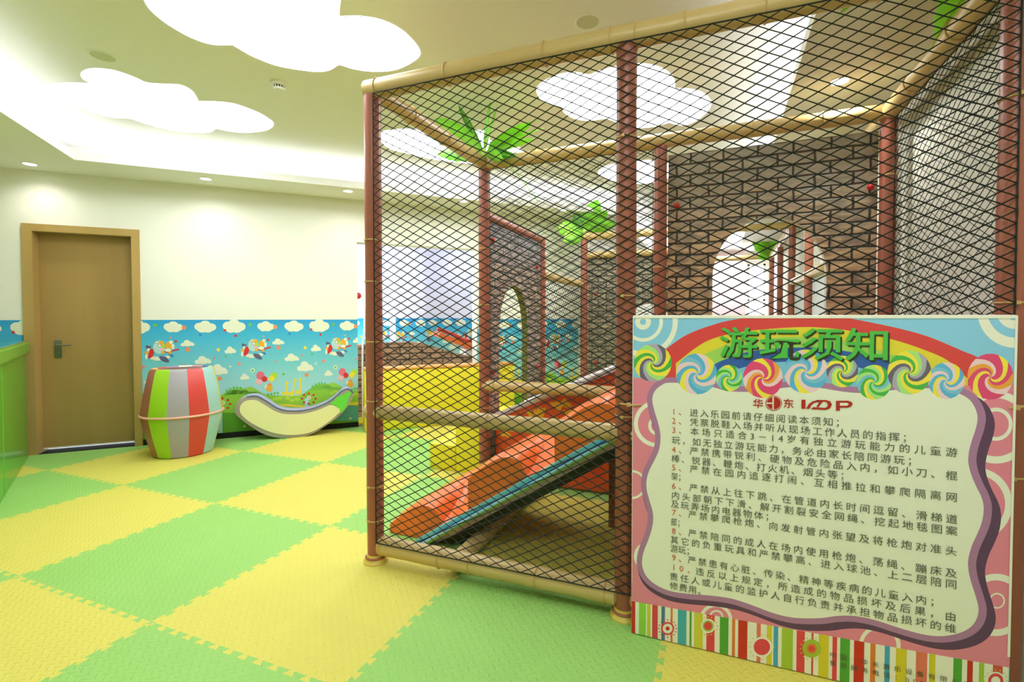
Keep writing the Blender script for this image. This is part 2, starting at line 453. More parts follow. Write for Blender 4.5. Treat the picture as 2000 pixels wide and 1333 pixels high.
# lit cloud panels set into the tray ceiling
CLOUDS = {
 'large white lit cloud panel cut off by the top of the photo': [(281, 0), (299, 25), (331, 50), (374, 74), (414, 87), (454, 88), (456, 89), (497, 112), (547, 130), (612, 140), (641, 138), (655, 131), (664, 127), (691, 135), (728, 140), (771, 137), (805, 122), (821, 105), (808, 82), (780, 57), (743, 40), (700, 33), (664, 34), (662, 31), (665, 0), (668, -40), (640, -85), (560, -120), (470, -125), (380, -105), (310, -70), (278, -30)],
 'smaller lit cloud panel above the door, left of the smoke detector': [(92, 169), (105, 165), (144, 163), (185, 165.5), (184, 164.5), (166, 157), (158, 147), (166, 139), (187, 135), (223, 139), (259, 151), (288, 163), (324, 165.5), (353, 167.5), (374, 178), (384, 191), (386.5, 198), (388.5, 199), (425, 200), (461, 205), (504, 221), (529, 236), (534, 245), (522, 254), (497, 258.5), (468, 259), (439, 255), (422, 252), (410, 258.5), (378, 259), (331, 254), (288, 243), (252, 231.5), (223, 230), (180, 220), (137, 203), (108, 187)],
 'lit cloud panel behind the net, right of the brown middle post top': [(1048, 180), (1052, 168), (1071, 155), (1099, 145), (1128, 143), (1150, 147), (1170, 140), (1207, 130), (1244, 126), (1268, 127), (1292, 134), (1312, 148), (1318, 160), (1318, 172), (1321, 174), (1340, 174), (1368, 180), (1386, 194), (1388, 208), (1376, 224), (1352, 240), (1332, 245), (1311, 241), (1307, 240), (1280, 247), (1252, 250), (1225, 246), (1188, 233), (1182, 232), (1150, 236), (1122, 232), (1102, 220), (1099, 211), (1097, 209), (1079, 204), (1059, 197)],
 'lit cloud panel behind the leaves over the left corner of the cage': [(740, 268), (750, 257), (790, 253), (825, 256), (850, 268), (853, 269), (885, 260), (925, 255), (953, 259), (956, 274), (959, 276), (985, 279), (1010, 287), (1024, 300), (1012, 314), (980, 321), (950, 322), (946, 322), (900, 318), (850, 312), (800, 301), (760, 290)],
 'farthest lit cloud panel, small, right of the middle post': [(1168, 338), (1180, 326), (1205, 320), (1207, 319), (1245, 315), (1290, 315), (1312, 326), (1308, 345), (1285, 356), (1282, 356), (1240, 360), (1200, 354), (1178, 347)],
 'lit cloud panel at the far end, seen over the big arch': [(1318, 452), (1350, 440), (1392, 438), (1430, 440), (1470, 436), (1505, 444), (1500, 462), (1455, 470), (1410, 466), (1360, 470), (1325, 464)],
}
for lab, px in CLOUDS.items():
    L = [at_z(u, v, Z_TRAY - .006) for u, v in px]
    b = MB(); b.prism(smooth_loop(L, 4), (0, 0, .0055), 'tray lamp', 'ceiling paint')
    tag(b.build('cloud_light', smooth=False), lab, 'ceiling light', 'cloud shaped ceiling lights')
ADDED_CLOUD = [(-1.0, .1), (-.95, .45), (-.6, .55), (-.35, .8), (0, .72), (.25, .5), (.28, .15), (.05, -.1), (-.3, -.05), (-.55, -.25), (-.85, -.15)]   # added panel out of view, lights the board front and the near room
b = MB(); b.prism(smooth_loop([(x, y, Z_TRAY - .006) for x, y in ADDED_CLOUD], 4), (0, 0, .0055), 'tray lamp', 'ceiling paint')
tag(b.build('cloud_light', smooth=False), 'added lit cloud panel overhead, in the near part of the ceiling above the notice board side', 'ceiling light', 'cloud shaped ceiling lights')
# downlights
def downlight(x, y, label):
    t = thing('downlight', label, 'downlight', (x, y, Z_SOF), 'round downlights in the soffit')
    b = MB(); b.lathe((x, y, Z_SOF), [(.062, 0), (.062, -.004), (.05, -.006), (.048, -.004), (.048, -.001)], 'white trim', 24); b.build('trim_ring', None, t)
    b = MB(); b.lathe((x, y, Z_SOF), [(.047, -.0045), (.03, -.0065), (.001, -.007)], 'downlight lens', 24); b.build('lens', None, t)
    ld = bpy.data.lights.new('downlight_bulb', 'SPOT'); ld.energy = SPOT_W; ld.spot_size = math.radians(150); ld.spot_blend = 1.0; ld.shadow_soft_size = .04; ld.color = (1, .99, .96)
    lo = bpy.data.objects.new('bulb', ld); COL.objects.link(lo); lo.parent = t; lo.location = (0, 0, -.015)
    return t
d0 = downlight(-5.99, 2.557, 'round downlight in the soffit above the left of the door')
for x, y, l in ((-4.935, 3.48, 'round downlight in the soffit to the right of the door'), (-3.912, 4.393, 'round downlight just left of the brown corner post'),
                (-2.932, 5.287, 'round downlight behind the net, left of the back post'), (-1.93, 6.19, 'round downlight behind the net, above the far stone wall'),
                (.676, 3.432, 'big round downlight at top right, beside the cream right wall'), (.74, 1.2, 'round downlight over the notice board'), (.74, 5.8, 'round downlight over the far end of the cage')):
    r_ = dup(d0, (x, y, Z_SOF), l)
    if x > .5:                                  # the stronger lamps along the right wall
        for ch in r_.children:
            if ch.type == 'LIGHT': ch.data = ch.data.copy(); ch.data.energy = SPOT_W * 2.6
# speakers and smoke detector
for (u, v), l in (((200, 109), 'round ceiling speaker above the smaller cloud lamp'), ((1148, 42), 'round ceiling speaker above the tan top rail')):
    p = at_z(u, v, Z_TRAY); t = thing('ceiling_speaker', l, 'speaker', p, 'round ceiling speakers')
    b = MB(); b.lathe(p, [(.078, 0), (.078, -.004), (.07, -.007), (.064, -.004), (.064, .004)], 'white trim', 28); b.build('rim', None, t)
    b = MB(); b.lathe(p, [(.064, -.0025), (.03, -.003), (.001, -.003)], mat('speaker cloth', (206, 206, 182), .9), 28); b.build('grille', None, t)
p = at_z(545, 163, Z_TRAY)
t = thing('smoke_detector', 'white smoke detector on the ceiling between the two big cloud lamps', 'smoke detector', p)
b = MB(); b.lathe(p, [(.062, 0), (.062, -.012), (.056, -.018), (.046, -.02)], 'white trim', 28); b.build('base', None, t)
b = MB(); b.lathe(p, [(.04, -.036), (.036, -.05), (.02, -.054), (.001, -.055)], 'white trim', 28); b.build('cap', None, t)
b = MB(); b.lathe(p, [(.034, -.018), (.034, -.04)], mat('vent dark', (60, 60, 50), .7), 20)
b.build('vent_core', None, t)
b = MB()
for i in range(14):
    a = i * 2 * math.pi / 14; c, s = math.cos(a), math.sin(a)
    b.tube([p + Vector((c * .039, s * .039, -.018)), p + Vector((c * .039, s * .039, -.038))], .0035, 'white trim', 5)
b.build('vent_rib', None, t)
# door
t = bpy.data.objects.new('door_1', None); COL.objects.link(t); t['_base'] = tuple(W(-2.13, 0)); t.location = W(-2.13, 0); t['kind'] = 'structure'
b = MB(); b.wbox(DS0 + .004, DS1 - .004, .035, DZ - .006, -.15, -.105, 'oak veneer'); leaf = b.build('door_leaf', None, t, False)
b = MB()
b.wbox(-2.595, DS0, 0, 2.26, -.0, .022, 'oak frame'); b.wbox(DS1, -1.68, 0, 2.26, -.0, .022, 'oak frame'); b.wbox(DS0, DS1, DZ, 2.26, -.0, .022, 'oak frame')
b.wbox(DS0 - .02, DS0 + .003, 0, DZ + .01, -.2, .02, 'oak frame'); b.wbox(DS1 - .003, DS1 + .02, 0, DZ + .01, -.2, .02, 'oak frame'); b.wbox(DS0, DS1, DZ - .003, DZ + .02, -.2, .02, 'oak frame')
b.build('door_frame', None, t, False)
hs, hz0 = at_w(114, 680, DC - .105 / R2)
b = MB(); b.wbox(hs - .028, hs + .028, hz0 - .10, hz0 + .08, -.105, -.097, 'brushed metal'); pl = b.build('lock_plate', None, leaf, False)
b = MB(); b.tube(smooth_line([W(hs, hz0 + .03, -.1), W(hs, hz0 + .03, -.05), W(hs + .02, hz0 + .03, -.042), W(hs + .12, hz0 + .03, -.042)], 5), .0085, 'brushed metal', 10)
b.lathe(W(hs, hz0 - .05, -.098), [(.014, 0), (.014, .012), (.001, .013)], 'brushed metal', 14, (R2, -R2, 0))
b.build('handle', None, leaf)
b = MB(); b.wbox(DS0 + .004, DS1 - .004, .026, .037, -.152, -.1, mat('door seal', (236, 234, 232), .4)); b.build('bottom_seal', None, leaf, False)
b = MB(); b.wbox(DS0, DS1, -.02, 0, -.2, 0, 'black skirting'); struct(b.build('trim_2', smooth=False))  # floor under the leaf coloured black for the shade in the gap
# dim passage behind the door is closed by the leaf; skirting along the wall
b = MB(); b.wbox(-1.68, .46, 0, .062, .0, .012, 'black skirting'); struct(b.build('baseboard_left', smooth=False))

# ------------------------------------------------------------------ painted wallpaper band (flat printed shapes)
mural_cols = {'sky1': (52, 158, 204), 'sky2': (70, 176, 205), 'sky3': (104, 190, 200), 'sky4': (140, 202, 204), 'sky5': (160, 206, 214), 'cloud': (226, 230, 204), 'orange': (226, 142, 90),
  'green': (104, 186, 74), 'blue': (58, 132, 190), 'red': (206, 50, 46), 'salmon': (222, 140, 134), 'yellow': (232, 214, 60), 'cream': (226, 220, 196), 'ring': (206, 44, 48),
  'grey': (96, 96, 128), 'pale': (176, 214, 206), 'amber': (230, 170, 50), 'lime': (176, 210, 58), 'pink': (222, 106, 128), 'rose': (232, 180, 180), 'hill': (124, 190, 66), 'hill2': (150, 202, 76),
  'grass': (140, 196, 60), 'deep': (96, 160, 44), 'pond': (90, 168, 164), 'path': (226, 214, 62), 'bark': (120, 60, 40)}
for k, c in mural_cols.items(): mat('print ' + k, c, .55, .3)
m = mat('print sky', (90, 180, 205), .5, .35); nt = m.node_tree
tc = nd(nt, 'ShaderNodeTexCoord'); sx = nd(nt, 'ShaderNodeSeparateXYZ'); nt.links.new(tc.outputs['Object'], sx.inputs[0])
mr = nd(nt, 'ShaderNodeMapRange'); mr.inputs[1].default_value = .3; mr.inputs[2].default_value = 1.32; nt.links.new(sx.outputs[2], mr.inputs[0])
cr = nd(nt, 'ShaderNodeValToRGB'); cr.color_ramp.elements[0].color = lin((174, 216, 222)); cr.color_ramp.elements[1].color = lin((40, 152, 206))
for p_, c_ in ((.3, (150, 208, 206)), (.55, (112, 196, 206)), (.8, (70, 178, 210))): cr.color_ramp.elements.new(p_).color = lin(c_)
nt.links.new(mr.outputs[0], cr.inputs[0]); nt.links.new(cr.outputs[0], nt.nodes['Principled BSDF'].inputs['Base Color'])
def circ(x, y, r, ry=None, n=16, a0=0): return [(x + r * math.cos(a0 + 2 * math.pi * i / n), y + (ry or r) * math.sin(a0 + 2 * math.pi * i / n)) for i in range(n)]
def z5(L): return [at_w(480 + x / 8.333, 610 + y / 8.333) for x, y in L]
def z7(L): return [at_w(440 + x / 7.143, 700 + y / 7.143) for x, y in L]
MOTIF = []                                     # (polygon in wall coordinates, colour)
def cloud5(x0, x1, y0, y1, big=False):
    w, h = x1 - x0, y1 - y0
    if big: parts = ((.22, .5, .23, .34), (.5, .36, .27, .38), (.78, .55, .24, .33), (.36, .72, .24, .3), (.62, .72, .25, .3), (.5, .6, .3, .3))
    else: parts = ((.2, .72, .2, .27), (.45, .4, .24, .4), (.72, .6, .22, .3), (.5, .72, .33, .27), (.86, .72, .14, .2))
    for cx, cy, rx, ry in parts: MOTIF.append((z5(circ(x0 + cx * w, y0 + cy * h, rx * w, ry * h)), 'cloud'))
# hills, ground, pond
MOTIF.append((z7([(0, 500), (40, 455), (120, 425), (220, 420), (270, 420), (350, 393), (420, 425), (500, 490), (620, 520), (780, 525), (1000, 530), (1100, 490), (1190, 420), (1300, 380), (1420, 388), (1500, 340), (1580, 370), (1680, 450), (1080 + 62, 560), (62, 560), (0, 560)]), 'hill'))
MOTIF.append((z7([(265, 420), (350, 393), (420, 425), (480, 472), (330, 470)]), 'hill2'))
MOTIF.append((z7([(-40, 520), (200, 500), (500, 505), (700, 520), (1000, 525), (1110, 505), (1110, 1100), (-40, 1100)]), 'grass'))
MOTIF.append((z7([(-40, 760), (1110, 780), (1110, 1120), (-40, 1120)]), 'deep'))
MOTIF.append((z7([(1555, 672), (1700, 660), (1880, 660), (1880, 868), (1520, 872)]), 'pond'))
MOTIF.append((z7([(1690, 622), (1800, 610), (1880, 612), (1880, 655), (1700, 660)]), 'path'))
MOTIF.append((z7([(740, 640), (900, 640), (1110, 665), (1110, 690), (800, 670)]), 'path'))
for x, y in ((700, 570), (760, 560), (930, 590), (1000, 570), (380, 530), (330, 560), (650, 590), (870, 560)): MOTIF.append((z7(circ(x, y, 38, 22, 9)), 'lime'))
for x, y in ((270, 950), (400, 900), (800, 870), (950, 830), (620, 930), (1050, 960)): MOTIF.append((z7(circ(x, y, 18, 18, 9)), 'cloud')); MOTIF.append((z7(circ(x, y, 8, 8, 7)), 'orange'))
for x, y in ((20, 455), (70, 428), (120, 412), (166, 410), (216, 416), (600, 505), (645, 500), (690, 490), (732, 484)):
    MOTIF.append((z7(circ(x, y, 18, 17, 10)), 'green')); MOTIF.append((z7([(x - 4, y + 10), (x + 4, y + 10), (x + 4, y + 38), (x - 4, y + 38)]), 'green'))
for k in range(8):
    a = k * math.pi / 4; MOTIF.append((z7(circ(1165 + 94 * math.cos(a), 565 + 72 * math.sin(a), 18, 16, 10)), 'red'))
MOTIF.append((z7(circ(1168, 550, 28, 26, 12)), 'cream')); MOTIF.append((z7(circ(1168, 550, 12, 12, 8)), 'orange'))
# yellow giraffes
for nx0, nx1, ny0, ny1, hx, bx0, bx1, by0, by1 in ((850, 862, 335, 478, 1, 782, 875, 470, 512), (968, 945, 302, 480, 1, 862, 952, 474, 515), (1040, 1050, 288, 462, 1, 968, 1058, 452, 500)):
    MOTIF.append((z7([(nx0 - 8, ny0), (nx0 + 10, ny0), (nx1 + 14, ny1), (nx1 - 14, ny1)]), 'yellow'))
    MOTIF.append((z7([(nx0 - 12, ny0 - 14), (nx0 + 12, ny0 - 14), (nx0 + 40, ny0 + 14), (nx0 + 32, ny0 + 24), (nx0 - 8, ny0 + 14)]), 'yellow'))
    MOTIF.append((z7([(bx0, by0 + 10), (bx0 + 20, by0), (bx1, by0), (bx1, by1), (bx0, by1)]), 'yellow'))
    for lx in (bx0 + 4, bx0 + 28, bx1 - 34, bx1 - 12): MOTIF.append((z7([(lx, by1), (lx + 8, by1), (lx + 8, by1 + 28), (lx, by1 + 28)]), 'yellow'))
# clouds of the sky
cloud5(1035, 1355, 118, 318, True); cloud5(190, 460, 150, 310, True); cloud5(630, 935, 140, 315, True)
for c in ((430, 630, 430, 530), (1060, 1225, 530, 640), (630, 870, 675, 800), (835, 1105, 800, 965), (1280, 1415, 945, 1040)): cloud5(*c)
for x, y, r, c in ((480, 243, 35, 'orange'), (70, 205, 28, 'green'), (713, 352, 22, 'blue'), (1065, 283, 19, 'red'), (1217, 367, 20, 'red'), (290, 395, 15, 'salmon'), (362, 452, 20, 'red'), (533, 575, 36, 'orange'),
                   (968, 580, 26, 'yellow'), (1078, 682, 17, 'green'), (912, 705, 18, 'salmon'), (1267, 795, 26, 'salmon'), (485, 806, 18, 'salmon'), (1140, 837, 16, 'cream'), (990, 1022, 33, 'orange'), (112, 950, 36, 'cloud'), (112, 950, 20, 'green'), (615, 1010, 22, 'green')):
    MOTIF.append((z5(circ(x, y, r, r, 12)), c))
# balloons and a little basket
for x, y, r, c in ((215, 1130, 55, 'rose'), (240, 1032, 68, 'pink'), (305, 1090, 48, 'red'), (455, 1037, 58, 'lime'), (418, 1085, 50, 'yellow'), (340, 1220, 34, 'cream'), (390, 1192, 36, 'orange'), (385, 1245, 54, 'amber')):
    MOTIF.append((z5(circ(x, y, r, r, 14)), c))
# stubby aeroplane: cream belly, red nose disc, grey wing, blue tail, round canopy and scarf
def z4p(L): return [at_w(260 + x / 8.333, 610 + y / 8.333) for x, y in L]
for L, c in (([(250, 700), (330, 720), (470, 730), (600, 700), (610, 740), (500, 785), (380, 795), (280, 765)], 'cloud'), (circ(425, 570, 100, 112, 16), 'pale'), ([(420, 470), (500, 490), (530, 560), (500, 600), (440, 540)], 'lime'), (circ(470, 500, 38, 34, 12), 'amber'),
             (circ(590, 545, 62, 70, 12), 'amber'), (circ(620, 490, 30, 30, 10), 'cloud'), (circ(650, 560, 26, 46, 10), 'cloud'), ([(500, 630), (600, 650), (660, 610), (755, 590), (740, 620), (650, 640), (590, 670), (510, 650)], 'red'),
             (circ(385, 490, 28, 28, 12), 'bark'), (circ(385, 490, 22, 22, 12), 'cloud'), (circ(435, 545, 30, 30, 12), 'bark'), (circ(435, 545, 24, 24, 12), 'cloud'), (circ(470, 605, 38, 26, 12), 'rose'), (circ(570, 620, 55, 30, 12), 'cloud'),
             (circ(485, 655, 34, 22, 10), 'amber'), (circ(605, 665, 26, 22, 10), 'amber'), ([(285, 590), (330, 605), (347, 660), (325, 720), (270, 760), (240, 740), (260, 650)], 'ring'), (circ(222, 660, 34, 30, 12), 'amber'),
             (circ(250, 590, 24, 54, 12), 'cloud'), (circ(218, 725, 22, 44, 12), 'cloud'), ([(205, 545), (240, 540), (300, 560), (290, 580), (220, 600)], 'grey'), ([(415, 725), (470, 712), (540, 730), (590, 790), (585, 818), (520, 815), (450, 780)], 'grey'), ([(570, 690), (640, 690), (665, 725), (640, 740), (590, 715)], 'blue')):
    MOTIF.append((z4p(L), c))
PERIOD = .872
def mural(s0, s1, to3d, label, z1=1.322, z0=.062, ph=0.0):
    b = MB(); b.quad(to3d(s0, z0, .003), to3d(s1, z0, .003), to3d(s1, z1, .003), to3d(s0, z1, .003), 'print sky')
    for a, (L, c) in enumerate(MOTIF):
        smin, smax = min(p[0] for p in L), max(p[0] for p in L)
        k0, k1 = math.floor((s0 - smax - ph) / PERIOD), math.ceil((s1 - smin - ph) / PERIOD)
        for k in range(k0, k1 + 1):
            Q = clip_rect([(p[0] + ph + k * PERIOD, p[1]) for p in L], s0, s1, z0, z1)
            if len(Q) >= 3: b.poly([to3d(p[0], p[1], .0032 + a * .000012) for p in Q], 'print ' + c)
    return tag(b.build('wall_mural', smooth=False, fixn=False), label, 'wall mural', 'printed cloud and meadow wall bands')

mural(-1.68, .46, lambda s, z, o: W(s, z, o), 'blue printed cloud, aeroplane and meadow wall band between the door and the brown corner post')
mural(-3.55, -2.597, lambda s, z, o: W(s, z, o), 'strip of blue cloud wall band left of the door frame, over the green counter')
mural(1.99, 3.55, lambda s, z, o: W(s, z, o), 'blue printed wall band seen through the grey stone arch behind the net', ph=.3)

# ------------------------------------------------------------------ interlocking foam floor mats
GX, GY, GS = -5.504, 2.4155, 1.0613
def tooth_edge(p, q):
    """jigsaw outline from p to q: 13 dovetail teeth, alternately either side"""
    p, q = Vector(p), Vector(q); d = q - p; L = d.length; t = d / L; nrm = Vector((-t.y, t.x)); out = [p]; N = 13; a = .0125
    pitch = L / N
    for k in range(N):
        c0 = k * pitch
        lo, hi = c0 + pitch * .22, c0 + pitch * .78
        out += [p + t * (lo + .006) - nrm * a, p + t * (lo - .008) + nrm * a, p + t * (hi + .008) + nrm * a, p + t * (hi - .006) - nrm * a]
    out.append(q)
    return out
def mat_outline(i, j):
    A = [(GX + GS * (i + a), GY + GS * (j + c)) for a, c in ((0, 0), (1, 0), (1, 1), (0, 1))]
    o = []
    o += tooth_edge(A[0], A[1])[:-1]; o += tooth_edge(A[1], A[2])[:-1]
    o += tooth_edge(A[3], A[2])[::-1][:-1]; o += tooth_edge(A[0], A[3])[::-1][:-1]
    return [(p.x, p.y) for p in o]
NEAR = {  # the mats that can be told apart
 (2, -1): 'large green foam mat in the middle of the open floor',
 (3, -1): 'large yellow foam mat in the open floor just left of the brown corner post foot',
 (4, -1): 'green foam mat under the bottom tan rail, between the two front posts',
 (5, -1): 'yellow foam mat under the front edge of the notice board',
 (1, -1): 'yellow foam mat at the left edge, beyond the large middle green mat',
 (2, 0): 'yellow foam mat left of the corner post, beyond the large middle green mat',
 (3, 0): 'green foam mat mostly behind the brown corner post and the net',
 (1, 0): 'green foam mat in front of the striped barrel, third from the photo bottom',
 (0, 0): 'yellow foam mat under the striped barrel',
 (1, 1): 'yellow foam mat in front of the white eggplant rocker',
 (0, -1): 'green foam mat beside the foot of the green counter at left',
 (2, 1): 'green foam mat past the right end of the eggplant rocker',
 (3, -2): 'green foam mat at the bottom edge of the photo, left of centre',
 (2, -2): 'yellow foam mat at the bottom left corner of the photo',
 (4, 0): 'yellow foam mat inside the cage, under the orange slide',
 (5, 0): 'green foam mat inside the cage, behind the notice board',
 (1, -2): 'green foam mat corner at the left edge, half way down the floor',
 (0, 1): 'green foam mat against the skirting behind the rocker',
 (-1, 0): 'green foam mat in front of the door',
 (3, 1): 'yellow foam mat behind the net, in front of the yellow wall',
 (-1, -1): 'small yellow foam mat corner at the foot of the green counter',
}
for j in range(-4, 5):
    for i in range(-1, 7):
        cx, cy = GX + GS * (i + .5), GY + GS * (j + .5)
        if cx - cy < DC - 1.0 or cx > 1.5 or cx + cy < -5.09 - .8 or cy < -2: continue
        L = mat_outline(i, j)
        L = clip(L, -1, 1, -DC - .018); L = clip(L, 1, 0, 1.058); L = clip(L, -1, -1, 5.07)
        if len(L) < 4: continue
        ar = abs(sum(L[k - 1][0] * L[k][1] - L[k][0] * L[k - 1][1] for k in range(len(L)))) / 2
        if ar < .02: continue
        green = (i + j) % 2 == 1
        b = MB(); b.prism([(x, y, 0) for x, y in L], (0, 0, -.02), 'green foam' if green else 'yellow foam')
        nm = 'green' if green else 'yellow'
        far = f'{nm} foam mat far back under the play frames' if cy > 3.4 else f'{nm} foam mat at the near edge of the floor, out by the camera'
        tag(b.build('foam_mat', smooth=False, fixn=False), NEAR.get((i, j), far), 'floor mat', f'{nm} interlocking foam mats' if (i, j) in NEAR else far + 's')

# ------------------------------------------------------------------ the netted play frame
XL, XM, XR, YF, YB, ZT = -1.756, -.382, .95, 2.163, 3.506, 2.58
frame = thing('play_cage', 'netted play cage of brown posts and tan rails in the middle and right', 'play cage', (XM, YF, 0))
def post(x, y, z1, parent, ties=(), r=.045, foot=True):
    b = MB(); N = 9
    b.tube([(x, y, .045 + (z1 - .045) * i / N) for i in range(N + 1)], [r * (1 + .03 * math.sin(i * 2.3 + x)) for i in range(N + 1)], 'brown vinyl', 20)
    o = b.build('post', None, parent)
    if foot:
        b = MB(); b.lathe((x, y, 0), [(.066, 0), (.066, .008), (.058, .016), (.05, .03), (.048, .046)], 'yellow plastic', 24)
        b.build('foot_collar', None, o)
        b = MB(); b.ring((x, y, .03), (0, 0, 1), .051, .007, 'brown vinyl', 24); b.build('collar_ring', None, o)
    for z in ties:
        b = MB(); b.ring((x, y, z), (0, 0, 1), r * 1.03, .0038, 'tan tie', 22)
        b.box((x - .012, y - r - .012, z - .006), (x + .0, y - r + .004, z + .006), 'tan tie'); b.build('cable_tie', None, o)
    return o
def rail(p, q, parent, r=.05, ties=(), axis=0, m='tan vinyl', name='rail'):
    p, q = Vector(p), Vector(q); N = 14
    b = MB()
    pts = [p + (q - p) * (i / N) for i in range(N + 1)]
    rr = [r * (1 + .025 * math.sin(i * 1.9 + p.x * 3)) for i in range(N + 1)]
    e = (q - p).normalized() * r * .25
    b.tube([p - e] + pts + [q + e], [r * .7] + rr + [r * .7], m, 20)
    o = b.build(name, None, parent)
    for x in ties:
        t = (x - p[axis]) / (q[axis] - p[axis]); c = p + (q - p) * t
        b = MB(); b.ring(c, q - p, r * 1.035, .0042, 'tan tie', 22); b.build('seam_ring', None, o)
    return o
for x, y, ties in ((XL, YF, (1.768, 1.543, 1.217, .893, .423, .235)), (XM, YF, (2.138, 1.444, .912)), (XR, YF, (2.1, 1.4, .8)), (XL, YB, (1.9, 1.45, 1.0, .62)), (XM, YB, (1.7, 1.1)), (XR, YB, (2.2, 1.3)),
                   (XL, 4.857, ()), (XR, 4.857, ()), (XR, 6.2, ())):
    post(x, y, 2.545 if y < 4 else 2.2 if x < 0 else 2.53, frame, ties)
rail((XL - .03, YF, ZT), (XR + .03, YF, ZT), frame, .052, (-1.711, -1.285, -.761, -.449, -.341, -.134, .167, .55))
rail((XL, YB, ZT), (XR, YB, ZT), frame, .05, (-1.3, -.8, .2, .6))
rail((XL, YF, ZT), (XL, YB, ZT), frame, .05, (2.5, 2.9, 3.3), 1)
rail((XR, YF, ZT), (XR, YB, ZT), frame, .05, (2.6, 3.1), 1)
rail((XR, YB, ZT), (XR, 6.2, ZT), frame, .05, (4.2, 5.0), 1)
rail((XL + .04, YF, .094), (XM - .04, YF, .094), frame, .05, (-1.701, -1.337, -1.159, -.801, -.466))
rail((XM + .04, YF, .094), (XR - .04, YF, .094), frame, .05, (0, .5))
rail((XL - .05, YF, .83), (XM - .03, YF, .83), frame, .039, (-1.695, -1.059, -.443))
rail((XM + .03, YF, .83), (XR - .04, YF, .83), frame, .039, (0, .5))
rail((XL, YB, .8), (XM, YB, .8), frame, .045, (-1.66, -.9, -.5))
rail((-1.285, YF + .06, .055), (-1.285, YB, .055), frame, .045, (2.6, 3.1), 1)
rail((XL, 4.9, 1.8), (XL, 6.5, 1.8), frame, .045, (), 1)
rail((XL, 3.52, 2.17), (XL, 4.88, 2.17), frame, .04, (), 1, 'brown vinyl')
# nets: knotted diamond mesh
def net(name, o, ex, ey, w, h, parent, cw=.084, ch=.0445, r=.0024, m='net cord', sag=.006, seed=0, sides=4, knots=True):
    """o = corner, ex/ey unit vectors of the net plane, w x h its size"""
    o, ex, ey = Vector(o), Vector(ex), Vector(ey); ez = ex.cross(ey)
    nx, ny = int(round(w / cw * 2)), int(round(h / ch * 2)); sx, sy = w / nx, h / ny
    def P(i, j):
        edge = min(i, nx - i, j, ny - j); k = min(1, edge / 4)
        q = Vector((i * .11 + seed, j * .11, seed * 1.7)); a = noise.noise_vector(q) * sag * k + noise.noise_vector(Vector((i * 1.7, j * 1.3, seed))) * .0012
        return o + ex * (i * sx + a.x) + ey * (j * sy + a.y) + ez * a.z
    b = MB()
    for dirn in (1, -1):
        starts = [(0, j) for j in range(0, ny + 1) if j % 2 == 0] + [(i, 0 if dirn > 0 else ny) for i in range(1, nx + 1) if (i + (0 if dirn > 0 else ny)) % 2 == 0]
        for i, j in starts:
            path = []
            while 0 <= i <= nx and 0 <= j <= ny: path.append(P(i, j)); i += 1; j += dirn
            if len(path) > 1: b.tube(path, r, m, sides, False)
    if knots:
        k = b.mi(m)
        for i in range(nx + 1):
            for j in range(ny + 1):
                if (i + j) % 2: continue
                c = P(i, j); n0 = len(b.v); a, d, e = ex * r * 2.1, ey * r * 1.5, ez * r * 1.7
                b.v += [c - a, c + a, c - d, c + d, c - e, c + e]
                for f in ((0, 2, 5), (2, 1, 5), (1, 3, 5), (3, 0, 5), (2, 0, 4), (1, 2, 4), (3, 1, 4), (0, 3, 4)): b.f.append([n0 + t for t in f]); b.m.append(k)
    b.tube([P(i, 0) for i in range(nx + 1)], r * 1.3, m, 5); b.tube([P(i, ny) for i in range(nx + 1)], r * 1.3, m, 5)
    b.tube([P(0, j) for j in range(ny + 1)], r * 1.3, m, 5); b.tube([P(nx, j) for j in range(ny + 1)], r * 1.3, m, 5)
    return b.build(name, None, parent, fixn=False)
NY = YF - .052                                 # the net hangs on the outside of posts and rails
net('net', (XL + .045, NY, .13), (1, 0, 0), (0, 0, 1), XR - XL - .06, 2.405, frame, seed=1)
net('net', (XL + .05, YB, .86), (1, 0, 0), (0, 0, 1), XM - XL - .1, 1.67, frame, r=.0018, seed=4, cw=.084, ch=.0445)
net('net', (XR + .02, YF + .04, .05), (0, 1, 0), (0, 0, 1), YB - YF - .08, 2.48, frame, r=.0018, seed=7, cw=.084, ch=.0445)
net('net', (XL, 4.91, .85), (0, 1, 0), (0, 0, 1), 1.55, .92, frame, r=.002, seed=9, cw=.085, ch=.06, knots=False)
b = MB()
b.tube([(XR + .045, YB - .03, .1 + .1 * i) for i in range(25)], [.012 + .004 * (i % 2) for i in range(25)], 'white cord', 7)
b.tube([(XR + .045, YB - .03 - .05 * i, 2.505) for i in range(25)], [.010 + .003 * (i % 2) for i in range(25)], 'white cord', 7)
b.build('white_edge_rope', None, frame, label='white edge rope')
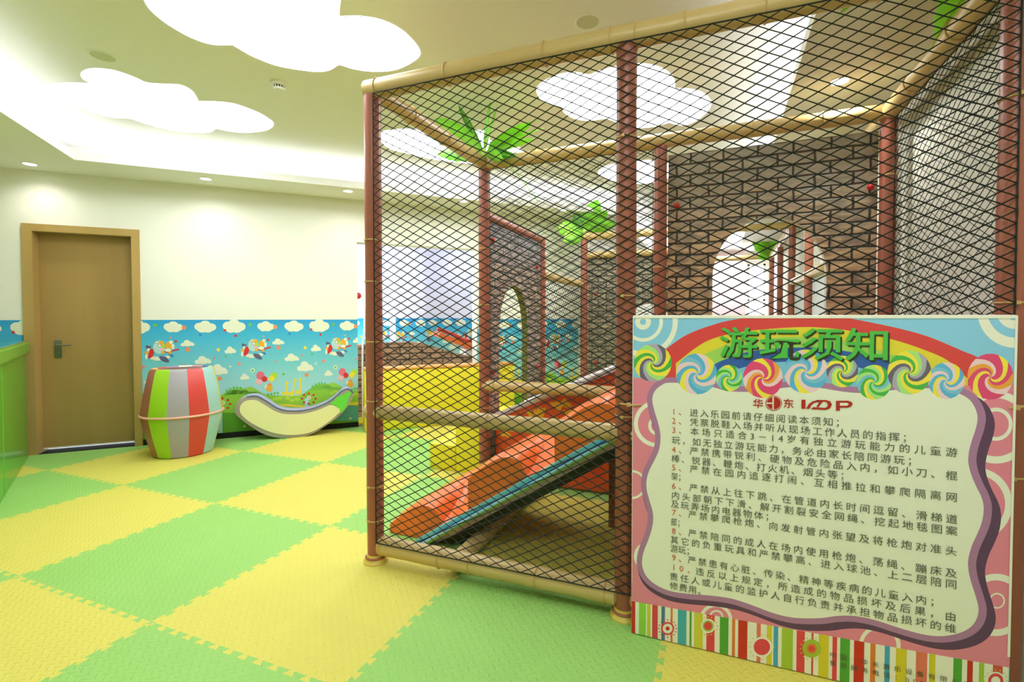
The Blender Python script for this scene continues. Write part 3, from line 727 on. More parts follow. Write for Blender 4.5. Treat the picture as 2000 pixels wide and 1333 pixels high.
# stone printed panels with arched openings
def arch_panel(to3, a0, a1, z0, z1, cx, hw, spring, rise, thick, m, edge, parent, label=None):
    """panel outline in (along, z) with an arch cut up from its lower edge"""
    L = [(a0, z0), (cx - hw, z0), (cx - hw, spring)]
    L += [(cx - hw * math.cos(t * math.pi / 20), spring + rise * math.sin(t * math.pi / 20)) for t in range(1, 20)]
    L += [(cx + hw, spring), (cx + hw, z0), (a1, z0), (a1, z1), (a0, z1)]
    p0 = [to3(a, z, 0) for a, z in L]; d = to3(0, 0, thick) - to3(0, 0, 0)
    b = MB(); b.prism(p0, d, m, edge)
    return b.build('stone_panel', None, parent, False)
sp = arch_panel(lambda a, z, o: Vector((a, YB + .03 + o, z)), XM + .05, XR - .045, .75, 2.485, .302, .338, 1.62, .39, .06, 'stone print across', mat('panel edge', (190, 182, 166), .6), frame)
def cap(c, ax, parent, r=.02):
    b = MB(); b.lathe(c, [(r * .8, 0), (r, .006), (r * .9, .016), (r * .5, .024), (.001, .026)], 'red cap', 14, ax); b.build('bolt_cap', None, parent, label='red plastic bolt cap')
for u, v in ((1322, 402), (1700, 366)): cap(at_y(u, v, YB + .03), (0, -1, 0), sp)
sp2 = arch_panel(lambda a, z, o: Vector((XL + .01 - o, a, z)), YB + .05, 4.82, .45, 2.13, 4.1, .33, 1.22, .42, .06, 'stone print along', mat('olive edge', (104, 106, 44), .6), frame)
for u, v in ((1048, 522), (1048, 716), (962, 470), (962, 728)): cap(at_x(u, v, XL + .012), (1, 0, 0), sp2)
b = MB(); b.box((XL - .05, 3.55, .0), (XL + .01, 3.72, .45), 'stone print along'); b.box((XL - .05, 4.45, .0), (XL + .01, 4.82, .45), 'stone print along'); b.build('stone_skirt', None, frame, False)
# platform deck behind the notice board that the slides climb to
b = MB(); b.box((.03, YF + .06, .98), (XR - .05, 3.45, 1.04), 'dark red vinyl'); b.build('deck', None, frame, False, bevel=.01)

# far play frame (same construction, at the far end)
FX, FY = -1.72, 6.5
far = thing('play_tower', 'far brown and tan play tower round an olive stone panel, left of the middle post', 'play tower', (FX, FY, 0))
for x, y, z in ((FX, FY, 2.44), (-.38, FY, 2.44)): post(x, y, z, far, (), .05)
rail((FX, FY, 2.46), (-.38, FY, 2.46), far, .05); rail((FX + .05, FY, 2.2), (-.4, FY, 2.2), far, .045); rail((FX + .05, FY, .44), (-.4, FY, .44), far, .05)
sp3 = arch_panel(lambda a, z, o: Vector((a, FY + .02 + o, z)), FX + .05, -.43, .46, 2.17, -.85, .32, 1.15, .38, .06, 'olive stone print', 'olive stone print', far)
for u, v in ((1163, 575), (1163, 708)): cap(at_y(u, v, FY + .02), (0, -1, 0), sp3, .022)
# end frame seen through the big arch
end = thing('play_tower', 'brown and tan play tower seen through the arch of the brown stone wall', 'play tower', (XR, 7.55, 0))
for y, z in ((7.55, 2.6), (8.9, 2.5), (10.25, 2.5)): post(XR, y, z, end, (), .045)
post(-.38, 10.25, 2.5, end, (), .045)
rail((-.4, 7.55, 2.62), (XR, 7.55, 2.62), end, .05); rail((XR, 7.55, 2.6), (XR, 10.25, 2.52), end, .05, (), 1); rail((-.4, 10.25, 2.5), (XR, 10.25, 2.5), end, .05)
rail((XR, 5.4, 1.83), (XR, 7.5, 1.83), end, .045, (), 1)
b = MB(); b.box((XR + .03, 5.4, .3), (XR + .06, 7.5, 1.8), mat('grey net', (206, 210, 212), .8)); b.build('padded_panel', None, end, False)
q = MB(); q.box((-.6, 11.3, .2), (.56, 11.44, 2.98), 'pink quilt'); tag(q.build('wall_pad', bevel=.02), 'tall pale pink quilted wall pad seen through the big arch, left of the bright window', 'wall pad')

# ------------------------------------------------------------------ orange wavy slide inside the cage
SX0, SK, SY0, SY1, XE = -1.672, .64, 2.42, 3.12, 0.0
def zb(x): return -.005 + SK * (x - SX0)        # the incline
slide = thing('slide', 'orange wave climbing slide with a teal and blue side rail, sloping up behind the net', 'slide', (SX0, SY0, 0))
waves = [-1.90, -1.349, -.819, -.29, -.1]
NW = 14; NT = 24
for k in range(len(waves) - 1):
    x0, x1 = waves[k], waves[k] + .53 if k < 3 else waves[k + 1]; rows = []
    for i in range(NT + 1):
        t = i / NT * (1.16 if k < 3 else .36); x = x0 + .53 * t
        near = .23 + .02 * math.sin(min(1, t / .3) * math.pi / 2)
        if t > .3: near = .25 * math.sqrt(max(0.0, 1 - ((t - .3) / .38) ** 2))
        near = max(near, .01); back = .245 - .02 * t
        rec = .10 * max(0, t - .55) / .5           # the near foot of the wave draws back from the rail
        f = lambda z: max(.004, z)
        row = [(x, SY0 + .055 + rec, f(zb(x) - .03))]
        for j in range(NW + 1):
            w = j / NW
            y = SY0 + .055 + rec + (SY1 - SY0 - .06 - rec) * w
            bl = w * w * (3 - 2 * w); sh = 1 - (1 - min(1, w / .16)) ** 2
            row.append((x, y, f(zb(x) + (near + (back - near) * min(1, bl * 1.5)) * (.9 + .1 * sh))))
        row.append((x, SY1, f(zb(x) + back))); row.append((x, SY1 + .02, f(zb(x) - .03))); rows.append(row)
    n = len(rows[0]); V = [p for r in rows for p in r]
    F = [(i * n + j, i * n + j + 1, (i + 1) * n + j + 1, (i + 1) * n + j) for i in range(NT) for j in range(n - 1)]
    F += [tuple(range(n))[::-1], tuple(NT * n + j for j in range(n))]
    F += [(i * n + n - 1, i * n, (i + 1) * n, (i + 1) * n + n - 1) for i in range(NT)]
    w_ = MB(); w_.add(V, F, 'orange plastic')
    if k == 0:                                  # yellow splash printed on the lowest wave
        sz = lambda x: zb(x) + .25 - .02 * (x - waves[0]) / .53 + .003
        w_.poly([(-1.56 + .05 * math.cos(a) * (1 + .3 * math.sin(3 * a)), 3.0 + .06 * math.sin(a), sz(-1.56 + .05 * math.cos(a) * (1 + .3 * math.sin(3 * a)))) for a in [i * math.pi / 10 for i in range(20)]], 'orange print yellow')
    w_.build('wave_step', None, slide, angle=50)
def srail(name, y0, y1, d0, d1, m, x0=SX0 - .06, label=None, bevel=.002):
    """strip that follows the incline, cut off level where it meets the floor"""
    L = clip([(x0, zb(x0) + d0), (XE, zb(XE) + d0), (XE, zb(XE) + d1), (x0, zb(x0) + d1)], 0, -1, -.005)
    b = MB(); b.prism([(x, y0, z) for x, z in L], (0, y1 - y0, 0), m); o = b.build(name, None, slide, False, bevel=bevel)
    if label: o['label'] = label
    return o
srail('bed', SY0 + .05, SY1 + .02, -.075, -.02, 'lilac vinyl', label='lilac bed board')
srail('underside', SY0 + .05, SY1, -.13, -.076, 'slide underside', label='dark underside')
srail('top_curb', SY0, SY0 + .075, -.002, .022, 'teal rail', label='teal top curb')
srail('groove', SY0 - .001, SY0 + .05, -.010, -.002, 'navy groove', label='dark blue groove strip', bevel=0)
sr = srail('side_flange', SY0 - .042, SY0 + .05, -.022, -.010, 'sky rail', label='sky blue side flange')
srail('lower_strip', SY0 - .044, SY0 + .05, -.036, -.022, 'green rail', label='green lower strip')
for i in range(7):
    x = SX0 + .18 + i * .2; b = MB(); b.lathe((x, SY0 - .02, zb(x) - .011), [(.009, 0), (.009, .003), (.004, .005)], 'brushed metal', 10, (-SK, 0, 1)); b.build('screw', None, sr)
for x, y in ((-.62, SY1 - .04), (-.1, SY0 + .12), (-.1, SY1 - .05)):
    b = MB(); b.tube([(x, y, 0), (x, y, zb(x) - .14)], .03, 'brown vinyl', 12); b.build('support_leg', None, slide)

# second slide behind the back rail: orange side with yellow print under a pale rim
s2 = thing('slide', 'orange slide side with yellow print under a pale rim, behind the back tan rail', 'slide', (-1.7, 3.6, 0))
def z2(x): return .575 + .435 * (x + 1.61)
xs = [-1.70 + .14 * i for i in range(13)]; Y0_, Y1_ = 3.6, 4.25
b = MB()
b.prism([(xs[0], Y0_ + .03, z2(xs[0]) - .1), (xs[-1], Y0_ + .03, z2(xs[-1]) - .1), (xs[-1], Y0_ + .03, z2(xs[-1]) - .05), (xs[0], Y0_ + .03, z2(xs[0]) - .05)], (0, Y1_ - Y0_ - .03, 0), 'orange plastic')
bed = b.build('bed', None, s2, False)
for y in (Y0_, Y1_):
    b = MB(); b.tube([(x, y, z2(x) + .005) for x in xs], .02, 'white rim', 10); b.build('rim', None, s2, label='pale rounded rim')
    b = MB(); b.tube([(x, y - .016, z2(x) - .016) for x in xs], .008, 'lilac vinyl', 8); b.build('rim_piping', None, s2)
    b = MB(); b.prism([(xs[0], y, .02), (xs[-1], y, .02), (xs[-1], y, z2(xs[-1])), (xs[0], y, z2(xs[0]))], (0, .028, 0), 'orange side')
    if y == Y0_:
        rnd = random.Random(5)
        for k in range(40):
            x = xs[0] + .08 + rnd.random() * 1.5; zt = z2(x) - .07; zz = .1 + rnd.random() * (zt - .1) if k > 14 else zt - rnd.random() * .16; w = .025 + .03 * rnd.random(); ph = rnd.random() * 6
            b.poly([(x + w * math.cos(a) * (1 + .5 * math.sin(2 * a + ph)), y - .002 - k * .00002, zz + w * .8 * math.sin(a) * (1 + .4 * math.cos(3 * a + ph))) for a in [i * math.pi / 9 for i in range(18)]], 'orange print yellow')
    b.build('side_panel', None, s2, False)

# ------------------------------------------------------------------ palm leaf clusters on the frame tops
def leaf(base, tip, width, m, parent, droop=.05, roll=0.0, name='leaf', edge=0, mid=None):
    base, tip = Vector(base), Vector(tip); d = tip - base; L = d.length; t = d.normalized()
    side = t.cross((EYEV - base)).normalized()
    side = Matrix.Rotation(roll, 3, t) @ side; up = side.cross(t).normalized(); N = 14
    b = MB(); V, F = [], []
    for i in range(N + 1):
        s = i / N; c = base + d * s - Vector((0, 0, 1)) * (droop * L * s * (s - 1))
        if mid is not None: c = base * (1 - s) ** 2 + Vector(mid) * 2 * s * (1 - s) + tip * s * s
        w = width * .5 * (math.sin(min(1, s * 1.05 + .03) * math.pi) ** .7) * (1 if s < .97 else .4) if s > .12 else width * .05
        rip = 1 + .10 * math.sin(i * 2.7 + edge) 
        V += [c - side * w * rip - up * w * .25, c - side * w * .5, c + up * .003, c + side * w * .5, c + side * w * (2 - rip) - up * w * .25]
    for i in range(N):
        for j in range(4): F.append((i * 5 + j, i * 5 + j + 1, i * 5 + 6 + j, i * 5 + 5 + j))
    th = up * .003; n = len(V)
    V2 = V + [p - th for p in V]; F2 = F + [tuple(k + n for k in reversed(f)) for f in F]
    for i in range(N): F2 += [(i * 5, (i + 1) * 5, (i + 1) * 5 + n, i * 5 + n), ((i + 1) * 5 + 4, i * 5 + 4, i * 5 + 4 + n, (i + 1) * 5 + 4 + n)]
    b.add(V2, F2, m)
    o = b.build(name, None, parent)
    b = MB(); b.tube([V[i * 5 + 2] + up * .001 for i in range(N + 1)], [.005 * (1 - .7 * i / N) for i in range(N + 1)], 'leaf rib', 6); b.build('midrib', None, o)
    return o
def hub(c, parent):
    b = MB(); b.lathe(c, [(.03, -.055), (.028, 0), (.02, .03), (.004, .05)], 'leaf rib', 12); b.build('hub', None, parent)

pb = Vector((XL, YB, 2.635))
palm = thing('palm_leaves', 'green artificial palm leaves sprouting from the back left corner of the cage top', 'artificial plant', pb)
hub(pb + Vector((0, 0, .02)), palm)
for i, (u, v, y, w, m, ro) in enumerate(((842, 226, 3.25, .17, 'leaf green', .25), (866, 268, 3.75, .12, 'leaf green', .2), (846, 300, 4.0, .15, 'leaf green', .3), (891, 197, 3.45, .06, 'leaf dark', .5), (961, 184, 3.5, .05, 'leaf green', .9), (972, 205, 3.6, .03, 'leaf green', .9),
        (1049, 234, 3.35, .1, 'leaf green', .5), (1062, 250, 3.6, .04, 'leaf green', .6), (1052, 270, 3.45, .06, 'leaf green', .4), (984, 310, 3.2, .09, 'leaf green', .3), (1014, 306, 3.3, .08, 'leaf dark', .4), (925, 283, 3.9, .06, 'leaf dark', .1))):
    leaf(pb + Vector((0, 0, .02)), at_y(u, v, y), w, m, palm, .06, ro, edge=i)
b = MB(); b.tube(smooth_line([pb + Vector((.1, -.06, -.02)), at_y(1002, 332, 3.44), at_y(1030, 365, 3.42), at_y(1051, 395, 3.4)], 5), .0035, 'leaf green', 6); b.build('hanging_tendril', None, palm)
pb = Vector((FX, FY, 2.515))
palm = thing('palm_leaves', 'broad green artificial palm leaves on top of the far play frame, left of the middle post', 'artificial plant', pb)
hub(pb + Vector((0, 0, .02)), palm)
for i, (u, v, y, w, m, ro) in enumerate(((1121, 415, 6.4, .2, 'leaf dark', .3), (1171, 386, 6.5, .26, 'leaf green', .2), (1190, 410, 6.3, .2, 'leaf green', .3), (1084, 446, 6.3, .26, 'leaf green', .2), (1098, 474, 6.2, .22, 'leaf green', .2), (1208, 436, 6.3, .18, 'leaf green', .3), (1150, 398, 6.7, .14, 'leaf dark', .4))):
    leaf(pb + Vector((0, 0, .02)), at_y(u, v, y), w, m, palm, .06, ro, edge=i)
pb = Vector((XR, YF + .25, 2.635))
palm = thing('palm_leaves', 'bright lime palm leaf hanging in at the top right corner, beside the slanting tan rail', 'artificial plant', pb)
hub(pb + Vector((0, 0, .02)), palm)
for i, (u, v, y, w, m, ro, mu, mv) in enumerate(((1816, 98, 2.75, .19, 'leaf lime', .1, 1890, -40), (1627, 46, 2.55, .10, 'leaf green', .1, 1720, -110), (1950, -60, 3.0, .12, 'leaf green', .2, 1960, -100))):
    leaf(pb + Vector((0, 0, .02)), at_y(u, v, y), w, m, palm, .04, ro, edge=i, mid=at_y(mu, mv, (y + YF) / 2))
pb = Vector((XR, 10.25, 2.56))
palm = thing('palm_leaves', 'small dark green palm leaves seen through the big arch, on the far corner post', 'artificial plant', pb)
hub(pb + Vector((0, 0, .02)), palm)
for i, (u, v, w) in enumerate(((1466, 470, .2), (1478, 506, .17), (1512, 450, .16), (1470, 486, .13), (1490, 458, .15))):
    leaf(pb + Vector((0, 0, .02)), at_y(u, v, 10.1), w, 'leaf green', palm, .06, .3, edge=i)

# ------------------------------------------------------------------ striped barrel
bc = at_z(359, 884)
barrel = thing('play_barrel', 'hollow padded barrel with rainbow striped panels, standing right of the door', 'play barrel', bc)
bcols = [(176, 104, 92), (160, 208, 44), (164, 158, 166), (206, 66, 58), (160, 200, 196), (222, 210, 84), (72, 96, 160), (214, 140, 150), (226, 226, 206), (150, 130, 160), (196, 80, 70), (230, 190, 60)]
NB = 12; vdir = math.atan2(-bc.y, -bc.x); A0 = vdir - math.radians(82)
prof = [(.238, 0), (.252, .012), (.30, .20), (.342, .405), (.31, .62), (.268, .825), (.25, .85), (.225, .852), (.205, .84)]
for k in range(NB):
    a0, a1 = A0 + 2 * math.pi * k / NB, A0 + 2 * math.pi * (k + 1) / NB
    mat('barrel vinyl %d' % k, bcols[k], .32, .5, bump=(22, .15, .004)); b = MB(); V = []
    for r, z in prof:
        for t in (0, .06, .5, .94, 1):
            a = a0 + (a1 - a0) * t; c = math.cos(math.pi / NB) / math.cos((t - .5) * 2 * math.pi / NB)
            V.append(bc + Vector((math.cos(a) * r * (.35 + .65 * c), math.sin(a) * r * (.35 + .65 * c), z)))
    b.add(V, [(i * 5 + j, i * 5 + j + 1, i * 5 + j + 6, i * 5 + j + 5) for i in range(len(prof) - 1) for j in range(4)], 'barrel vinyl %d' % k)
    b.build('vinyl_panel', None, barrel, angle=30)
b = MB(); b.ring(bc + Vector((0, 0, .405)), (0, 0, 1), .340, .011, mat('barrel piping', (226, 170, 150), .4), 36, 8); b.build('piping_ring', None, barrel)
b = MB(); b.lathe(bc, [(.195, .05), (.205, .84)], mat('barrel lining', (120, 80, 70), .5), 24); o = b.build('lining', None, barrel)
b = MB(); b.lathe(bc, [(.235, .001), (.235, .03), (.195, .06)], 'barrel lining', 24); b.build('base_pad', None, barrel)

# ------------------------------------------------------------------ eggplant rocker
RC = -8.5
def rz(L): return [at_w(440 + x / 7.143, 700 + y / 7.143, RC) for x, y in L]
def Wc(s, z, c): return Vector(((s / R2 + c) / 2, (s / R2 - c) / 2, z))
rock = thing('eggplant_rocker', 'white eggplant shaped rocker with grey edge and green cap, leaning by the blue wall band', 'rocker toy', Wc(-.25, 0, RC))
mat('rocker grey', (160, 150, 140), .4, .45, bump=(20, .1, .003)); mat('rocker lilac', (172, 168, 196), .4); mat('rocker cream', (226, 226, 168), .45); mat('rocker green', (96, 206, 66), .4); mat('rocker piping', (66, 96, 160), .4)
OUT = [(130, 740), (142, 665), (190, 590), (280, 542), (380, 525), (450, 532), (520, 565), (600, 612), (670, 660), (740, 698), (850, 728), (1000, 733), (1150, 716), (1300, 672), (1450, 602), (1550, 526), (1620, 462), (1690, 428), (1745, 438), (1783, 490), (1770, 560), (1730, 640), (1650, 745), (1560, 832), (1400, 945), (1250, 1040), (1100, 1095), (950, 1112), (780, 1116), (620, 1090), (480, 1032), (350, 950), (230, 862), (160, 800)]
OUT3 = smooth_loop([Wc(max(-9, s), max(0.002, z), RC) for s, z in rz(OUT)], 4)
back = Vector((-1, 1, 0)) * R2 * .2
b = MB(); b.prism(OUT3, back, 'rocker grey', 'rocker lilac'); b.build('body', None, rock, bevel=.008)
INN = [(203, 735), (220, 650), (290, 596), (380, 583), (460, 600), (560, 660), (660, 722), (750, 762), (850, 782), (1000, 784), (1150, 766), (1300, 722), (1420, 672), (1490, 652), (1600, 700), (1612, 740), (1580, 772), (1480, 860), (1350, 952), (1200, 1030), (1050, 1064), (900, 1072), (750, 1058), (600, 1020), (450, 952), (330, 882), (240, 805)]
fr = Vector((1, -1, 0)) * R2
b = MB(); L = smooth_loop([Wc(s, z, RC) for s, z in rz(INN)], 4); b.prism([p + fr * .004 for p in L], -fr * .006, 'rocker cream'); b.build('belly_patch', None, rock, False, label='cream face patch')
CAP = [(1455, 632), (1510, 600), (1555, 545), (1610, 520), (1670, 500), (1722, 460), (1762, 488), (1712, 575), (1704, 640), (1668, 700), (1620, 762), (1600, 735), (1593, 690), (1560, 692), (1543, 652), (1500, 652)]
b = MB(); b.prism([Wc(s, z, RC) + fr * .007 for s, z in rz(CAP)], -fr * .006, 'rocker green'); b.build('stem_cap', None, rock, False, label='green cap')
TOP = [(300, 540), (380, 525), (450, 532), (520, 565), (600, 612), (670, 660), (740, 698), (850, 728), (1000, 733), (1150, 716), (1300, 672), (1450, 602), (1550, 526), (1620, 462), (1690, 428), (1745, 438), (1783, 490)]
b = MB(); b.tube(smooth_line([Wc(s, z, RC) + fr * .002 for s, z in rz(TOP)], 4), .006, 'rocker piping', 6); b.build('piping', None, rock)

# ------------------------------------------------------------------ green counter at the left edge
c0, c1 = Vector((-6.19, 2.58, 0)), Vector((-4.55, 1.705, 0)); cd = (c1 - c0).normalized(); cn = Vector((-cd.y, cd.x, 0)) * -1
if cn.dot(c0) > 0 and (c0 + cn).length > c0.length: pass
cnt = thing('counter', 'glossy green counter with an overhanging rounded top at the left edge', 'counter', c0)
cin = Vector((cd.y, -cd.x, 0))
if (c0 + cin).length < c0.length: cin = -cin
dep = cin * .42
e1 = c0 + cd * .0
def slab(p, q, d, z0, z1): return [p + Vector((0, 0, z0)), q + Vector((0, 0, z0)), q + d + Vector((0, 0, z0)), p + d + Vector((0, 0, z0)), p + Vector((0, 0, z1)), q + Vector((0, 0, z1)), q + d + Vector((0, 0, z1)), p + d + Vector((0, 0, z1))]
b = MB(); b.box8(slab(c0, c1, dep, 0, 1.0), 'counter green'); b.build('front_panel', None, cnt, False, bevel=.004)
b = MB(); b.box8(slab(c0 - cd * .0 - cin * .03, c1 - cin * .03, dep + cin * .03, 1.0, 1.12), 'counter lid'); b.build('top_edge', None, cnt, False, bevel=.02)
b = MB(); b.box8(slab(c0 - cin * .02, c1 - cin * .02, dep + cin * .02, 1.118, 1.128), 'counter top'); b.build('top', None, cnt, False, bevel=.004)
b = MB(); pj = c0 + cd * 1.33 - cin * .002; b.box8(slab(pj, pj + cd * .012, cin * .01, .0, 1.0), 'counter edge'); b.build('seam_strip', None, cnt, False)

# ------------------------------------------------------------------ yellow padded wall and steps of the pit beyond the corner
def dbox(s0, s1, z0, z1, ca, cb, m, b): b.box8([Wc(s0, z0, ca), Wc(s1, z0, ca), Wc(s1, z0, cb), Wc(s0, z0, cb), Wc(s0, z1, ca), Wc(s1, z1, ca), Wc(s1, z1, cb), Wc(s0, z1, cb)], m)
t = thing('foam_barrier', 'long low yellow padded barrier with an orange top edge, behind the net at left', 'foam barrier', Wc(1.4, 0, -8.4))
b = MB(); dbox(.505, 2.4, 0, .715, -8.4, -8.75, 'yellow vinyl', b); b.build('pad', None, t, bevel=.02)
b = MB(); dbox(.505, 2.4, .715, .748, -8.4, -8.75, mat('orange vinyl', (226, 160, 74), .4), b); b.build('top_edge', None, t, bevel=.012, label='orange top edge')
t = thing('foam_step', 'low yellow foam step in front of the yellow barrier, seen behind the slide', 'foam step', (-2.2, 3.68, 0), 'yellow foam steps')
b = MB(); b.box((-2.39, 3.68, 0), (-2.13, 4.5, .226), 'yellow vinyl'); b.build('block', None, t, bevel=.008)
t = thing('foam_step', 'taller yellow foam step beside the low one, left of the stone arch', 'foam step', (-2.0, 3.68, 0), 'yellow foam steps')
b = MB(); b.box((-2.127, 3.68, 0), (-1.83, 4.6, .43), 'yellow vinyl'); b.build('block', None, t, bevel=.008)

# ------------------------------------------------------------------ the next room through the wide opening
S0, S1, CB = -.5, 3.5, -13.4
b = MB(); dbox(S0, S1, -.04, -.0, -9.18, CB, 'yellow vinyl', b); struct(b.build('floor_next_room', smooth=False))
b = MB(); dbox(S0, S1, 2.95, 3.02, -9.18, CB, 'ceiling blue light tint', b); struct(b.build('ceiling_next_room', smooth=False))
b = MB(); dbox(S0, S1, 0, 2.95, CB, CB - .15, 'lilac paint', b); struct(b.build('wall_next_room_back', smooth=False))
b = MB(); dbox(S1, S1 + .12, 0, 3.0, -9.18, CB, 'lilac paint', b); struct(b.build('wall_next_room_right', smooth=False))
b = MB()
for ca, cb, z0, z1 in ((-9.18, -10.6, 0, 3.0), (-10.6, -12.4, 0, .9), (-10.6, -12.4, 2.35, 3.0), (-12.4, CB, 0, 3.0)): dbox(S0 - .12, S0, z0, z1, ca, cb, 'lilac paint', b)
struct(b.build('wall_next_room_left', smooth=False))
b = MB(); dbox(S0 - .1, S0 - .08, .9, 2.35, -10.6, -12.4, 'daylight', b); struct(b.build('window_2', smooth=False))
PS0, PS1 = at_w(772, 500, -12.3)[0], at_w(830, 500, -12.3)[0]
b = MB(); dbox(PS0, PS1, 0, 2.95, -12.3, CB, 'lilac paint', b); struct(b.build('column_next_room', smooth=False))
mural(S0, PS0, lambda s, z, o: Wc(s, z, CB + o * 1.414), 'blue printed wall band at the back of the next room, left of its column', z1=1.33)
mural(PS1 + .005, S1, lambda s, z, o: Wc(s, z, CB + o * 1.414), 'pale blue printed wall band in the next room, right of its column', z1=1.33)
mural(PS0, PS1, lambda s, z, o: Wc(s, z, -12.3 + o * 1.414), 'short blue printed wall band on the column of the next room', z1=1.33, ph=.2)
def panel_lamp(s, c, lab):
    b = MB(); dbox(s - .3, s + .3, 2.935, 2.952, c - .4, c + .4, mat('panel lamp', (244, 246, 255), .5, emit=12), b)
    tag(b.build('ceiling_light', smooth=False), lab, 'ceiling light')
panel_lamp(.9, -11.2, 'square ceiling light of the next room nearest the yellow wall'); panel_lamp(2.7, -12.2, 'square ceiling light of the next room, right of its column')
for s, c, l in ((1.5, -10.4, 'round downlight in the next room above the brick mound'), (2.3, -11.0, 'round downlight in the next room right of the column')):
    p = Wc(s, 2.95, c); dup(d0, p, l)
# printed brick mound, boulders, red slide and a curved toy stem inside the pit
CM = -9.75
t = thing('brick_mound', 'low humped mound printed with brown bricks, behind the yellow padded wall', 'play mound', Wc(1.2, 0, CM))
L = [(.2, 0), (.2, .93), (.5, .97), (.95, 1.0), (1.3, .99), (1.6, .91), (1.95, .80), (2.3, .76), (2.7, .76), (2.7, 0)]
sm = [L[0]] + [(p.x, p.y) for p in smooth_line([Vector((x, y, 0)) for x, y in L[1:-1]], 5)] + [L[-1]]
b = MB(); b.prism([Wc(s, z, CM) for s, z in sm], Wc(0, 0, CM - .4) - Wc(0, 0, CM), 'brown log print'); b.build('printed_body', None, t, False, bevel=.015)
for s, z, r, c, l in ((.35, 0, 1.12, -11.0, 'rounded grey boulder pad behind the brick mound'),):
    b = MB(); b.ball(Wc(s, 0, c), r, 'grey foam', 12, (.38, .38, 1.0))
    for i, p in enumerate(b.v): p.z = max(0.0, p.z) ; b.v[i] = p + noise.noise_vector(p * 2.3) * .05 * (1 if p.z > .02 else 0)
    tag(b.build('boulder', bevel=0), l, 'boulder pad')
t = thing('slide', 'small red orange slide in the next room, over the end of the brick mound', 'slide', Wc(2.2, 0, -10.9))
b = MB()
q = lambda s, z, c: Wc(s, z, c)
b.box8([q(1.75, 1.05, -10.6), q(2.25, .84, -10.6), q(2.25, .84, -11.3), q(1.75, 1.05, -11.3), q(1.75, 1.12, -10.6), q(2.25, .93, -10.6), q(2.25, .93, -11.3), q(1.75, 1.12, -11.3)], 'orange plastic')
dbox(2.25, 3.0, .84, .93, -10.6, -11.3, 'orange plastic', b); b.build('chute', None, t, False, bevel=.01)
b = MB(); b.tube(smooth_line([q(1.72, 1.17, -10.6), q(2.0, 1.07, -10.6), q(2.25, .97, -10.6), q(3.0, .97, -10.6)], 4), .03, mat('slide red', (206, 66, 40), .35), 8); b.build('side_rail', None, t)
b = MB(); dbox(2.2, 2.9, 0, .83, -10.7, -11.2, 'white panel', b); b.build('support_block', None, t, False)
t = thing('curved_toy_stem', 'thin curved white stem ending in a red ball, left of the brown corner post', 'toy', q(.63, 0, -9.6))
p0 = [at_w(708, 690, -9.6), at_w(712, 640, -9.6), at_w(711, 600, -9.6), at_w(707, 583, -9.6), at_w(702, 578, -9.6)]
b = MB(); b.tube(smooth_line([q(p0[0][0], 0, -9.6)] + [q(s, z, -9.6) for s, z in p0], 5), .012, 'white trim', 8); b.build('stem', None, t)
b = MB(); b.ball(q(p0[-1][0] - .02, p0[-1][1] + .0, -9.6), .045, 'red cap', 8); b.build('ball', None, t)

# ------------------------------------------------------------------ notice board tied to the front of the cage
BY = 2.05                                       # its printed face
def sg(u, v):
    p = at_y(u, v, BY); return (p.x, p.z)
BX0, BX1, BZ0, BZ1 = -.334, .918, .003, 1.358
board = thing('notice_board', 'tall printed notice board of park rules with a rainbow heading, tied to the cage front', 'notice board', ((BX0 + BX1) / 2, BY, 0))
scol = {'sky': (138, 200, 236), 'pinkbg': (226, 132, 156), 'white': (238, 237, 224), 'paper': (236, 237, 222), 'mauve': (172, 122, 164), 'plum': (94, 62, 96), 'red': (214, 66, 66), 'yellow': (226, 210, 58), 'lime': (160, 208, 96), 'navy': (48, 92, 168), 'skyblue': (124, 190, 222),
        's red': (196, 44, 32), 's green': (150, 206, 70), 's yg': (206, 206, 66), 's pinkred': (218, 66, 76), 's slate': (82, 120, 150), 's orange': (218, 122, 50), 's teal': (66, 170, 182), 's dkgreen': (78, 160, 56), 's salmon': (222, 116, 92), 's blue': (64, 162, 200), 's lime': (160, 192, 58), 's yellow': (214, 200, 48), 's redorange': (206, 82, 60),
        'ink': (84, 88, 72), 'num': (204, 96, 58), 'heading': (76, 182, 72), 'headshadow': (46, 52, 28), 'logo': (178, 36, 30), 'dark': (104, 98, 116), 'lpink': (240, 206, 216), 'lyellow': (244, 224, 74), 'lblue': (92, 176, 224), 'lgreen': (70, 176, 74), 'lrose': (222, 70, 120), 'lorange': (238, 160, 62), 'lgrey': (176, 170, 190), 'lmint': (170, 226, 130)}
for k, c in scol.items(): mat('sign ' + k, c, .38, .45)
b = MB(); b.box((BX0, BY, BZ0), (BX1, BY + .035, BZ1), 'sign white'); b.build('board', None, board, False, bevel=.006)
art = MB(); LAY = [0]
def put(poly, c, b=None, dy=None):
    """flat printed shape on the board; each later shape lies a hair in front"""
    b = b or art
    if dy is None: LAY[0] += 1; dy = .0006 + LAY[0] * .000012
    Q = clip_rect([tuple(p[:2]) for p in poly], BX0 + .002, BX1 - .002, BZ0 + .002, BZ1 - .002)
    if len(Q) >= 3: b.poly([(x, BY - dy, z) for x, z in Q], 'sign ' + c)
def px(L): return [sg(u, v) for u, v in L]
def pxc(u, v, r, n=28): return [sg(u + r * math.cos(2 * math.pi * i / n), v + r * math.sin(2 * math.pi * i / n)) for i in range(n)]
